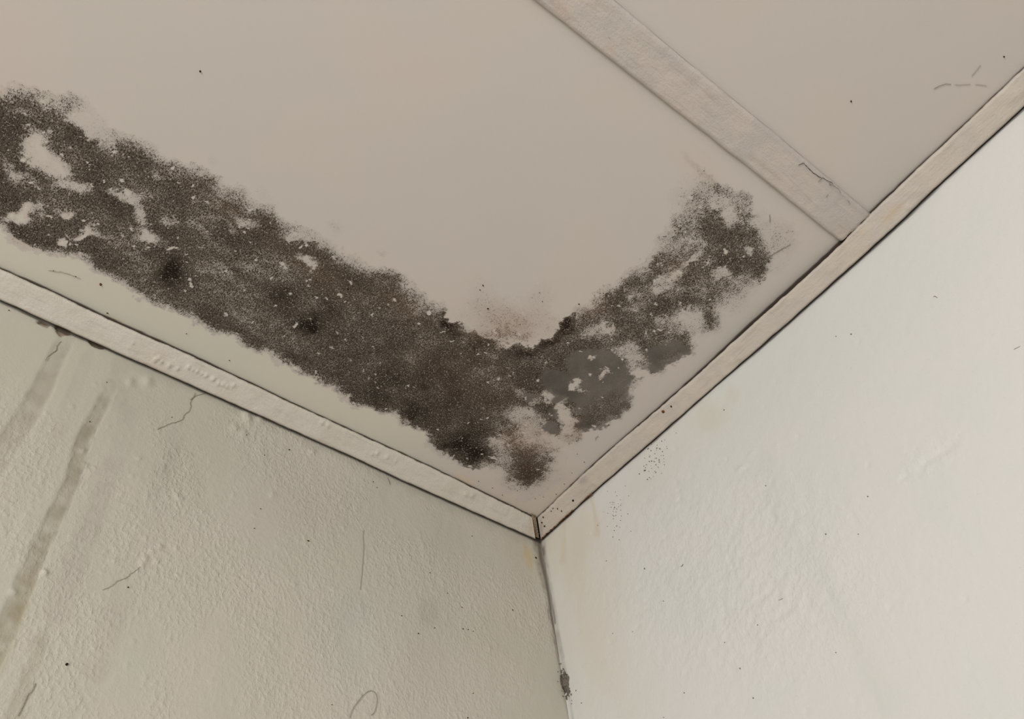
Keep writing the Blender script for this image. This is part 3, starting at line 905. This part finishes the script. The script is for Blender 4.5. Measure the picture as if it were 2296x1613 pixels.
GREYS = [(1346, 832, 74, 50, 14, .45), (1340, 890, 74, 58, -20, .5), (1345, 930, 56, 34, -30, .5), (1252, 858, 40, 30, 20, .6), (1247, 880, 24, 22, 0, .6), (1490, 798, 60, 27, -14, .6), (1468, 815, 26, 18, 0, .6), (1241, 928, 15, 12, 0, .7), (1234, 959, 17, 13, 10, .7), (1186, 889, 10, 10, 0, .4), (1054, 1045, 22, 5, 8, .7)]
NOGREY = [(1286, 862, 13, 12, 0), (1305, 872, 15, 4, 0), (1347, 838, 14, 8, 0), (1381, 789, 6, 6, 0), (1325, 808, 9, 5, -40), (1420, 800, 38, 28, 15), (1285, 925, 18, 30, -20), (1440, 838, 34, 10, 0)]
DARKGREY = [(1346, 925, 60, 38, -30, .9), (1390, 900, 30, 30, 0, .6), (1505, 800, 40, 14, -20, .35)]
BROWNS = [(1135, 722, 120, 60, 0, .95), (1190, 985, 90, 50, 0, .75), (1185, 1050, 80, 60, 0, .3), (1562, 370, 60, 24, 40, 1.0), (520, 470, 120, 30, 35, .25), (700, 600, 160, 40, 35, .3), (900, 680, 100, 40, 35, .3), (1280, 960, 30, 40, 0, .6), (1330, 690, 60, 30, -30, .4), (1520, 600, 60, 40, -30, .3), (1060, 850, 160, 80, 20, .2)]
EDGE = [(985, 706), (1010, 732), (1042, 758), (1075, 775), (1110, 786), (1150, 794), (1190, 788), (1232, 762), (1250, 742), (1270, 722)]


def mould_fields(P):
    x, y = P[:, 0], P[:, 1]
    px, py = to_px(P)
    # ragged displacement of the traced outlines
    wx_ = (fbm(x * 60, y * 60, 101, 4) - 0.5) * 30
    wy_ = (fbm(x * 60, y * 60, 111, 4) - 0.5) * 30
    wx_ += (fbm(x * 260, y * 260, 121, 2) - 0.5) * 13
    wy_ += (fbm(x * 260, y * 260, 131, 2) - 0.5) * 13
    qx, qy = px + wx_, py + wy_
    so = sdf_poly(qx, qy, OUT)
    tip = OUT.index((1580, 402))
    sg = np.sign(so)
    du = stroke(qx, qy, OUT[:tip + 1], 1.0)[0] * sg
    dl_ = stroke(qx, qy, OUT[tip:], 1.0)[0] * sg
    mott = fbm(x * 34, y * 34, 141, 4) - 0.5
    soft = np.where((px > 990) & (px < 1290) & (py > 700), 20.0, 50.0)
    d = np.clip((du + 8) / soft, 0, 1) ** 0.9 * np.clip((dl_ + 5) / 24, 0, 1)
    d = d * (1.04 + 0.75 * mott)
    d = d * (1 - 0.16 * sstep(1290, 1400, px))
    ed, _ = stroke(qx, qy, EDGE, 17)
    d = d + 0.75 * sstep(1, 0.1, ed) * np.clip(0.6 + 3 * mott, 0, 1.3)
    for (cx, cy, rx, ry, dg, tg, k, hd) in BLOBS:
        r = np.maximum(rx, ry) * 1.7 + 30
        mk = (np.abs(px - cx) < r) & (np.abs(py - cy) < r)
        if not mk.any():
            continue
        e = ell(qx[mk], qy[mk], cx, cy, rx, ry, dg)
        w_ = k * sstep(1.4, hd * 0.6, e)
        t_ = tg * (1 + 0.9 * mott[mk] * (tg > 0.12))
        d[mk] = d[mk] * (1 - w_) + t_ * w_
    # flecks of bare paint
    rr = np.random.RandomState(12)
    n = 0
    while n < 680:
        cx, cy = rr.uniform(0, 1700), rr.uniform(220, 1060)
        L, W_, a = rr.uniform(1.6, 5.5), rr.uniform(1.2, 2.3), rr.uniform(-20, 110)
        if rr.rand() < 0.07:
            L, W_ = L * 1.7, W_ * 1.9
        n += 1
        mk = (np.abs(px - cx) < 18) & (np.abs(py - cy) < 18)
        if not mk.any():
            continue
        e = ell(px[mk] + wx_[mk] * .5, py[mk] + wy_[mk] * .5, cx, cy, L, W_, a)
        d[mk] = d[mk] * (1 - 0.95 * sstep(1.3, 0.6, e))
    g = np.zeros(len(x))
    for (cx, cy, rx, ry, dg, hd) in GREYS:
        g = np.maximum(g, sstep(1.12, 0.92, ell(px + wx_ * .55, py + wy_ * .55, cx, cy, rx, ry, dg)))
    for (cx, cy, rx, ry, dg) in NOGREY:
        g = g * (1 - sstep(1.1, 0.85, ell(qx, qy, cx, cy, rx, ry, dg)))
    g *= sstep(0.2, 0.4, d) * 0.92
    for (cx, cy, rx, ry, dg, k) in DARKGREY:
        w_ = sstep(1.2, 0.1, ell(qx, qy, cx, cy, rx, ry, dg))
        g *= 1 - 0.75 * k * w_
        d += 0.10 * k * w_ * (d > .3)
    br = np.zeros(len(x))
    for (cx, cy, rx, ry, dg, k) in BROWNS:
        br = np.maximum(br, k * sstep(1.3, 0.1, ell(qx, qy, cx, cy, rx, ry, dg)))
    return d, g, br, px, py


# a fine sheet of growth just under the paint, kept only where mould stands
MS = 0.0014
corners = on_plane(np.array([-140., -140, 1800, 1190]), np.array([150., 560, 480, 1120]), 2, np.full(4, H))
mx = np.arange(corners[:, 0].min() - 0.02, -0.02, MS)
my = np.arange(corners[:, 1].min() - 0.10, -0.02, MS)
X, Y = np.meshgrid(mx, my, indexing='ij')
P = np.stack([X.ravel(), Y.ravel(), np.full(X.size, H)], 1)
px, py = to_px(P)
near = sdf_poly(px, py, [(-170, 150), (130, 170), (420, 330), (760, 470), (1000, 640), (1080, 610), (1230, 620), (1330, 620), (1480, 480), (1480, 310), (1620, 380), (1820, 480), (1810, 620), (1680, 770),
                         (1480, 880), (1420, 960), (1290, 1110), (1160, 1130), (860, 950), (400, 730), (0, 560), (-170, 480)]) > 0
idx = np.full(X.size, -1)
keep = np.where(near)[0]
d, g, br, kx, ky = mould_fields(P[keep])
full_d = np.zeros(X.size)
full_d[keep] = d
full_g = np.zeros(X.size)
full_g[keep] = g
full_b = np.zeros(X.size)
full_b[keep] = br
Fq = grid_faces(len(mx), len(my), True)
fd = full_d[Fq].max(1)
fg = full_g[Fq].mean(1)
Fq = Fq[fd > 0.03]
fg = full_g[Fq].mean(1)
fx, fy = px[Fq].mean(1), py[Fq].mean(1)
P[:, 2] = H - 0.00006 - 0.0002 * np.clip(full_d, 0, 1.5)


def pick(mask):
    f = Fq[mask]
    u, inv = np.unique(f, return_inverse=True)
    return P[u], inv.reshape(f.shape), {'mould_cover': ('FLOAT', full_d[u]), 'mould_grey': ('FLOAT', full_g[u]), 'mould_brown': ('FLOAT', full_b[u])}


r_spot = ell(fx, fy, 1192, 1058, 66, 48) < 1
r_halo = (sdf_poly(fx, fy, [(1010, 600), (1300, 600), (1285, 695), (1240, 738), (1200, 765), (1150, 772), (1100, 760), (1050, 738), (1022, 712)]) > 0)
r_iso = (ell(fx, fy, 1590, 716, 29, 38) < 1)
r_pink = (sdf_poly(fx, fy, [(1470, 300), (1560, 300), (1592, 388), (1575, 404), (1520, 410)]) > 0)
r_main = ~(r_spot | r_halo | r_iso | r_pink)


def largest_piece(mask):
    """only the biggest connected run of the chosen faces"""
    f = Fq[mask]
    u, inv = np.unique(f, return_inverse=True)
    inv = inv.reshape(f.shape)
    lab = np.arange(len(u))
    for _ in range(600):
        m_ = lab[inv].min(1)
        new = lab.copy()
        np.minimum.at(new, inv.ravel(), np.repeat(m_, inv.shape[1]))
        new = new[new]
        if (new == lab).all():
            break
        lab = new
    fl_ = lab[inv[:, 0]]
    vals, cnt = np.unique(fl_, return_counts=True)
    out = mask.copy()
    out[np.where(mask)[0][fl_ != vals[np.argmax(cnt)]]] = False
    return out


# smooth grey smears and black round centres inside the patch, each a part of its own
taken = np.zeros(len(Fq), bool)
partsel = []
for nm, lb, lst in (('grey_smear', 'smooth flat grey mould smear', ((1345, 885, 110), (1252, 866, 46), (1488, 800, 72), (1241, 928, 15), (1234, 959, 16))),
                    ('dark_centre', 'round black centre of the mould', ((390, 601, 40), (708, 720, 48), (872, 858, 40), (925, 915, 36), (1038, 1000, 46)))):
    for cx, cy, r in lst:
        dd_ = np.hypot(fx - cx, (fy - cy) * (1.0 if nm == 'grey_smear' else 1.3)) / r
        mk = r_main & ~taken & (dd_ < 1.0)
        if nm == 'grey_smear':
            mk &= fg > 0.45
        if mk.sum() > 20:
            mk = largest_piece(mk)
            taken |= mk
            partsel.append((nm, lb, mk))
main_v, main_f, main_a = pick(r_main & ~taken)
mould = mesh_obj('mould_patch', main_v, main_f, M_MOULD, attrs=main_a)
tag(mould, 'large black and grey mould patch bending across the ceiling corner', 'mould')
for nm, lb, mk in partsel:
    v, f, a = pick(mk)
    o = mesh_obj(nm, v, f, M_MOULD, mould, attrs=a)
    o['label'] = lb
for mk, nm, lb in ((r_spot, 'mould_spot', 'round brown-black mould spot nearest the ceiling corner'),
                   (r_halo, 'mould_specks', 'sparse brown mould specks above the bend of the big patch'),
                   (r_iso, 'mould_spot', 'small grey mould spot between the big patch and the right batten'),
                   (r_pink, 'mould_specks', 'faint pink speckled mould line near the flat lath')):
    v, f, a = pick(mk)
    tag(mesh_obj(nm, v, f, M_MOULD, attrs=a), lb, 'mould', kind='stuff' if nm == 'mould_specks' else None)

# ------------------------------------------------------------------ small marks
OFF = 0.0007


def surf_pt(kind, px_, py_):
    px_, py_ = np.atleast_1d(np.array(px_, float)), np.atleast_1d(np.array(py_, float))
    if kind == 'ceiling':
        p = on_plane(px_, py_, 2, np.full(len(px_), H))
        p[:, 2] -= OFF
    elif kind == 'left':
        p = on_plane(px_, py_, 1, np.zeros(len(px_)))
        p[:, 1] = wl_surface(p[:, 0], p[:, 2]) - OFF
    elif kind == 'right':
        p = on_plane(px_, py_, 0, np.zeros(len(px_)))
        p[:, 0] = wr_surface(p[:, 1], p[:, 2]) - OFF
    elif kind == 'lath':
        p = on_plane(px_, py_, 2, np.full(len(px_), H - 0.0066))
        p[:, 2] -= 0.0002
    return p


AX = {'ceiling': (0, 1), 'left': (0, 2), 'right': (1, 2), 'lath': (0, 1)}


def dense(pts, step=3.0, wob=0.0, seed=0):
    pts = np.array(pts, float)
    seg = np.hypot(*np.diff(pts, axis=0).T)
    s_ = np.concatenate([[0], np.cumsum(seg)])
    n = max(3, int(s_[-1] / step))
    t_ = np.linspace(0, s_[-1], n)
    x_, y_ = np.interp(t_, s_, pts[:, 0]), np.interp(t_, s_, pts[:, 1])
    if wob:
        r_ = np.random.RandomState(seed)
        x_[1:-1] += r_.uniform(-wob, wob, n - 2)
        y_[1:-1] += r_.uniform(-wob, wob, n - 2)
    return x_, y_


def ribbon(kind, pts, wpx, wob=0.8, seed=0):
    """a low ridged strip of dirt following a traced line"""
    x_, y_ = dense(pts, 3.0, wob, seed)
    c = surf_pt(kind, x_, y_)
    a0, a1 = AX[kind]
    tng = np.gradient(c, axis=0)
    nx, ny = -tng[:, a1], tng[:, a0]
    l = np.hypot(nx, ny) + 1e-9
    w_ = wpx * 0.0001 * (0.6 + 0.8 * np.random.RandomState(seed + 1).rand(len(c)) ** 1.5)
    w_[0] *= .2
    w_[-1] *= .2
    lft, rgt, top = c.copy(), c.copy(), c.copy()
    lft[:, a0] += nx / l * w_
    lft[:, a1] += ny / l * w_
    rgt[:, a0] -= nx / l * w_
    rgt[:, a1] -= ny / l * w_
    no = {'ceiling': 2, 'lath': 2, 'left': 1, 'right': 0}[kind]
    top[:, no] -= 0.00025
    lft[:, no] += 0.0003
    rgt[:, no] += 0.0003
    V_ = np.stack([lft, top, rgt], 1).reshape(-1, 3)
    return V_, grid_faces(len(c), 3).tolist()


def specks(kind, lst, mat, parent, name='dirt_speck', each=False):
    no = {'ceiling': 2, 'lath': 2, 'left': 1, 'right': 0}[kind]
    a0, a1 = AX[kind]
    parts = []
    for k, q in enumerate(lst):
        x_, y_, r = q[:3]
        asp, ang = (q[3], math.radians(q[4])) if len(q) > 3 else (1.0, 0)
        c = surf_pt(kind, x_, y_)[0]
        rr = np.random.RandomState(k + 5)
        r = r * 0.00027
        V_ = []
        for ring, (fr, hh) in enumerate(((1.0, -0.0004), (0.75, 0.0004), (0.35, 0.0008))):
            for j in range(9):
                th = j / 9 * 2 * math.pi
                jr = fr * r * (0.75 + 0.5 * rr.rand())
                u, v = jr * asp * math.cos(th), jr * math.sin(th)
                p = c.copy()
                p[a0] += u * math.cos(ang) - v * math.sin(ang)
                p[a1] += u * math.sin(ang) + v * math.cos(ang)
                p[no] -= hh
                V_.append(p)
        Fc = []
        for ring in range(2):
            for j in range(9):
                a, b = ring * 9 + j, ring * 9 + (j + 1) % 9
                Fc.append((a, b, b + 9, a + 9))
        Fc.append(tuple(range(18, 27)))
        parts.append((V_, Fc))
    if each:
        return [mesh_obj(name, *p_, mat, parent) for p_ in parts]
    V_, Fc = join(parts)
    o = mesh_obj(name, V_, Fc, mat, parent)
    o['kind'] = 'stuff'
    return o


# ceiling marks
specks('ceiling', [(449, 160, 3.2, 1.3, 60), (1908, 227, 2.6, 1.8, 30), (2251, 127, 3.0), (418, 748, 1.8), (514, 808, 1.6), (515, 808, 1.4), (780, 648, 4), (810, 748, 3), (241, 702, 2.0, 1.8, -20), (1073, 1079, 2), (1104, 1094, 2),
                   (1126, 1110, 2), (1247, 1108, 2), (1200, 1118, 1.6), (1218, 1114, 1.4), (1160, 1100, 1.6), (1140, 1092, 1.5), (1265, 1085, 1.8), (1282, 1060, 1.5), (1310, 1036, 2), (1294, 1018, 1.5),
                   (1094, 692, 4), (1083, 640, 3), (1076, 650, 2.2), (1298, 682, 3), (1216, 676, 2), (1210, 656, 1.8)], M_DARK, ceiling, 'dark_specks')
specks('ceiling', [(226, 638, 5, 1.4, 60), (170, 620, 2), (120, 607, 2)], M_BROWN, ceiling, 'brown_specks')
k = 0
for knd, par, pts, wpx, mt in (
        ('ceiling', ceiling, [(2093, 199), (2110, 191), (2122, 188), (2132, 188)], 1.5, M_CRACK),
        ('ceiling', ceiling, [(2140, 189), (2150, 190), (2175, 188)], 0.7, M_FAINT),
        ('ceiling', ceiling, [(2186, 189), (2200, 190), (2212, 192)], 0.7, M_FAINT),
        ('ceiling', ceiling, [(2198, 145), (2190, 156), (2178, 170)], 1.1, M_FAINT),
        ('ceiling', ceiling, [(108, 606), (140, 610), (165, 618), (180, 624)], 1.4, M_FAINT),
        ('ceiling', ceiling, [(1341, 977), (1336, 982), (1335, 988)], 2.0, M_CRACK),
        ('ceiling', ceiling, [(1726, 480), (1726, 500)], 1.3, M_CRACK),
        ('ceiling', ceiling, [(1772, 548), (1750, 560), (1720, 578)], 1.3, M_CRACK),
        ('lath', trim_3, [(1790, 371), (1797, 367), (1803, 366), (1812, 376), (1822, 387), (1840, 399), (1846, 399), (1852, 405), (1862, 408), (1868, 413)], 2.6, M_DARK),
        ('lath', trim_3, [(1843, 400), (1838, 405), (1834, 408)], 1.8, M_CRACK),
        ('lath', trim_3, [(1862, 408), (1861, 415), (1866, 414), (1880, 424), (1886, 434)], 1.8, M_CRACK),
        ('lath', trim_3, [(1852, 442), (1857, 436)], 1.6, M_CRACK),
        ('lath', trim_3, [(1900, 448), (1906, 458)], 1.4, M_CRACK),
        ('lath', trim_3, [(1364, 82), (1368, 87)], 1.8, M_CRACK),
        ('left', wall_left, [(437, 882), (434, 892), (426, 903), (427, 914), (421, 926), (411, 934), (408, 943), (392, 950), (378, 953), (350, 966)], 1.5, M_CRACK),
        ('left', wall_left, [(312, 1273), (303, 1282), (290, 1290), (281, 1299), (262, 1305), (248, 1317), (228, 1325)], 1.3, M_FAINT),
        ('left', wall_left, [(814, 1190), (812, 1208), (814, 1225), (813, 1246), (812, 1262), (810, 1290), (806, 1324)], 1.0, M_FAINT),
        ('left', wall_left, [(137, 764), (128, 775), (127, 785), (112, 795), (102, 808)], 2.0, M_CRACK),
        ('left', wall_left, [(80, 1532), (74, 1548), (62, 1560), (56, 1576), (40, 1606)], 2.0, M_FAINT),
        ('left', wall_left, [(869, 1072), (874, 1088)], 1.8, M_CRACK),
        ('left', wall_left, [(465, 882), (440, 888), (425, 898)], 1.4, M_CRACK),
        ('right', wall_right, [(2094, 667), (2099, 665), (2104, 670)], 2.0, M_CRACK),
        ('right', wall_right, [(2275, 786), (2290, 778)], 1.4, M_FAINT),
        ('right', wall_right, [(1528, 1272), (1531, 1269), (1533, 1266)], 2.6, M_DARK),
        ('right', wall_right, [(1745, 1346), (1755, 1342)], 1.5, M_CRACK)):
    k += 1
    v, f = ribbon(knd, pts, wpx, 0.8 if wpx > 1.2 else 0.3, k)
    mesh_obj('crack', v, f, mt, par)
specks('left', [(201, 947, 2.2), (238, 860, 1.6), (648, 1010, 3.4), (591, 1023, 1.8), (583, 1143, 2), (569, 1187, 1.8), (690, 1215, 1.8, 3, 8), (286, 1319, 2.6), (963, 1286, 1.8), (1036, 1362, 2), (899, 1383, 2.4), (974, 1409, 2.2),
                (1038, 1411, 2.6), (1050, 1412, 2), (1061, 1416, 1.6), (937, 1422, 2.6), (1150, 1368, 1.2, 4, 0), (1059, 1202, 2), (743, 1582, 1.6), (1048, 1611, 2.6), (836, 1082, 2), (844, 1095, 1.8), (1202, 1251, 4, 1.5, -60),
                (20, 696, 2), (551, 978, 1.6), (1060, 1556, 1.6), (384, 938, 1.6), (150, 1490, 4, 1.3, 80), (1003, 1331, 1.6)], M_DARK, wall_left, 'dark_specks')
specks('right', [(1624, 920, 3), (1446, 1276, 3.4, 1.3, 60), (1716, 1089, 2), (1853, 1199, 2.8), (1926, 1199, 1.8), (1536, 1555, 2.2), (1689, 1566, 2.4), (1361, 1259, 2), (1306, 1578, 2.2), (1874, 1464, 1.6), (1420, 1418, 1.4),
                 (1489, 1349, 2), (1379, 1139, 2.8, 1.4, 50), (1376, 1422, 1.4), (1909, 750, 3), (1875, 755, 1.8), (1948, 1115, 2.4), (1699, 1402, 1.8), (1626, 1442, 1.8), (1660, 1500, 2, 1.8, 70), (1490, 1610, 1.6)], M_CRACK, wall_right, 'dark_specks')


def scatter(kind, cx, cy, rx, ry, deg, n, r0, r1, seed):
    r_ = np.random.RandomState(seed)
    o = []
    a = math.radians(deg)
    for _ in range(n):
        u, v = r_.normal(0, .45), r_.normal(0, .45)
        o.append((cx + rx * u * math.cos(a) - ry * v * math.sin(a), cy + rx * u * math.sin(a) + ry * v * math.cos(a), r_.uniform(r0, r1), r_.uniform(1, 2.2), r_.uniform(0, 180)))
    return o


def speck_thing(kind, lst, mat, nm, lb, cat):
    o = specks(kind, lst, mat, None, nm)
    return tag(o, lb, cat)


speck_thing('right', scatter('right', 1474, 1022, 30, 60, 25, 46, 0.8, 2.6, 3) + [(1480, 1007, 4, 1.5, 60), (1462, 1035, 3.6), (1479, 1037, 3), (1447, 1056, 4, 2, 20), (1453, 1076, 3.4), (1435, 1064, 3), (1484, 990, 2.6)], M_SPECK, 'mould_specks',
            'grey mould speckles on the bright wall just under its batten', 'mould')
speck_thing('right', scatter('right', 1383, 1155, 34, 60, 10, 40, 0.7, 1.8, 8), M_SPECK, 'mould_specks', 'faint grey speckles on the bright wall below the rust-edged batten joint', 'mould')
# rust on the right batten and its lower edge


def on_batten(px_, py_, lift=0.0012):
    """a point on the face of the right batten"""
    d = ray(np.array([px_]), np.array([py_]))[0]
    tx, ty = curve_px(RT, 1190, 2760, 900)
    Tp = on_plane(tx, ty, 2, H - gap_right(tx))
    bx, by = curve_px(RB, 1190, 2760, 900)
    Bp = on_plane(bx, by, 0, np.full(900, -0.004))
    i0 = np.argmin(np.abs(tx - px_))
    a, b_, c = Tp[i0], Bp[np.argmin(np.abs(bx - px_))], Tp[min(i0 + 30, 899)]
    nn = np.cross(b_ - a, c - a)
    nn /= np.linalg.norm(nn)
    if nn[2] > 0:
        nn = -nn
    t_ = ((a - CAM) @ nn) / (d @ nn)
    return CAM + d * t_ + nn * lift, nn


def fleck(cx, cy, r, mat, nm, parent, seed, asp=1.0, ang=0.0):
    p, nn = on_batten(cx, cy, 0.0)
    ux = np.array([0, -1.0, 0])
    uy = np.cross(nn, ux)
    rr = np.random.RandomState(seed)
    V_ = []
    for fr, hh in ((1.0, 0.0002), (0.6, 0.0016), (0.2, 0.0019)):
        for j in range(10):
            th = j / 10 * 2 * math.pi
            q = fr * r * 0.00045 * (0.6 + 0.7 * rr.rand())
            u, v = q * asp * math.cos(th), q * math.sin(th)
            V_.append(p + ux * (u * math.cos(ang) - v * math.sin(ang)) + uy * (u * math.sin(ang) + v * math.cos(ang)) + nn * hh)
    Fc = [(a_, (a_ // 10) * 10 + (a_ + 1) % 10, (a_ // 10) * 10 + (a_ + 1) % 10 + 10, a_ + 10) for a_ in range(20)] + [tuple(range(20, 30))]
    return mesh_obj(nm, V_, Fc, mat, parent)


o = fleck(1487, 923, 5.5, M_RUST, 'rust_fleck', trim_2, 2, 1.1, 0.6)
o['label'] = 'small orange rust fleck'
for q, (cx, cy, r) in enumerate(((1285, 1123, 3), (1259, 1146, 2), (1221, 1180, 2.6), (1240, 1140, 1.6), (1250, 1141, 1.6), (1236, 1146, 1.4), (1215, 1172, 2), (1218, 1160, 2), (1505, 912, 2.2))):
    fleck(cx, cy, r, M_DARK, 'dark_speck', trim_2, 20 + q, 1.3, q)
rv, rf = [], []
for (pts, w_, sd) in (([(1214, 1207), (1224, 1198), (1236, 1188), (1252, 1173), (1285, 1145)], 5, 4), ([(1300, 1130), (1318, 1115), (1328, 1107)], 4, 9)):
    x_, y_ = dense(pts, 2.5, 0.8, sd)
    c = np.stack([on_plane(np.array([a]), np.array([b_]), 0, np.array([-0.0048]))[0] for a, b_ in zip(x_, y_)])
    r_ = np.random.RandomState(sd)
    ring = 6
    V_ = []
    for p in c:
        rad = w_ * 0.00022 * r_.uniform(0.2, 1.1) * (0.35 + 0.9 * r_.rand())
        for j in range(ring):
            th = j / ring * 2 * math.pi
            V_.append(p + np.array([math.cos(th) * rad, 0, math.sin(th) * rad]))
    Fc = [(i_ * ring + j, i_ * ring + (j + 1) % ring, (i_ + 1) * ring + (j + 1) % ring, (i_ + 1) * ring + j) for i_ in range(len(c) - 1) for j in range(ring)]
    o = mesh_obj('rust_bead', V_, Fc, M_RUST, trim_2)
    o['label'] = 'reddish-brown rust along the lower edge'

# grey mould streak low in the corner between the walls
def corner_streak():
    cells = []
    r_ = np.random.RandomState(3)
    ms = 0.0008
    poly = [(1255, 1495), (1262, 1498), (1270, 1508), (1276, 1520), (1274, 1532), (1278, 1550), (1282, 1560), (1279, 1568), (1270, 1570), (1266, 1556), (1261, 1545), (1257, 1525), (1258, 1510)]
    core = [(1258, 1515), (1268, 1512), (1273, 1525), (1272, 1540), (1275, 1550), (1268, 1552), (1262, 1542), (1258, 1528)]
    V_, Fc = [], []
    for knd in ('left', 'right'):
        us = -np.arange(0.0006, 0.03, ms)
        vs = np.arange(H - 0.62, H - 0.20, ms)
        U, Vz = np.meshgrid(us, vs, indexing='ij')
        z0 = np.zeros(U.size)
        Pp = np.stack([U.ravel(), z0, Vz.ravel()], 1) if knd == 'left' else np.stack([z0, U.ravel(), Vz.ravel()], 1)
        if knd == 'left':
            Pp[:, 1] = wl_surface(Pp[:, 0], Pp[:, 2]) - 0.0009
        else:
            Pp[:, 0] = wr_surface(Pp[:, 1], Pp[:, 2]) - 0.0009
        ax_, ay_ = to_px(Pp)
        nzz_ = fbm(U.ravel() * 400, Vz.ravel() * 400, 77, 3)
        s1_ = sdf_poly(ax_, ay_, poly)
        s2_ = sdf_poly(ax_, ay_, core)
        cov = np.where(s2_ > -1.5, 0.85, np.where(s1_ > 0, 0.46, 0.0)) > nzz_
        cov |= (s1_ > -14) & (nzz_ > 0.80)
        ff = grid_faces(len(us), len(vs), knd == 'right')
        ff = ff[cov[ff].mean(1) > 0.4]
        if len(ff) == 0:
            continue
        u, inv = np.unique(ff, return_inverse=True)
        Fc.append(inv.reshape(ff.shape) + sum(len(q) for q in V_))
        V_.append(Pp[u])
    return np.concatenate(V_), np.concatenate(Fc)


v, f = corner_streak()
tag(mesh_obj('mould_streak', v, f, M_STREAK), 'dark grey mould streak low in the corner between the two walls', 'mould')

# fine hair stuck to the left wall
x_, y_ = dense([(783, 1612), (786, 1598), (795, 1583), (808, 1566), (822, 1553), (831, 1550), (840, 1556), (844, 1570), (841, 1590), (836, 1603), (830, 1606)], 2.5)
c = surf_pt('left', x_, y_)
for _ in range(3):
    c[1:-1] = (c[:-2] + 2 * c[1:-1] + c[2:]) / 4
c[:, 1] -= 0.0003
ring = 6
V_ = []
for p, tg_ in zip(c, np.gradient(c, axis=0)):
    tg_ = tg_ / np.linalg.norm(tg_)
    a_ = np.cross(tg_, [0, 1, 0])
    a_ /= np.linalg.norm(a_)
    b_ = np.cross(tg_, a_)
    for j in range(ring):
        th = j / ring * 2 * math.pi
        V_.append(p + (a_ * math.cos(th) + b_ * math.sin(th)) * 0.00026)
Fc = [(i_ * ring + j, i_ * ring + (j + 1) % ring, (i_ + 1) * ring + (j + 1) % ring, (i_ + 1) * ring + j) for i_ in range(len(c) - 1) for j in range(ring)]
tag(mesh_obj('hair', V_, Fc, M_HAIR), 'fine dark hair curled on the drip-stained wall', 'hair')
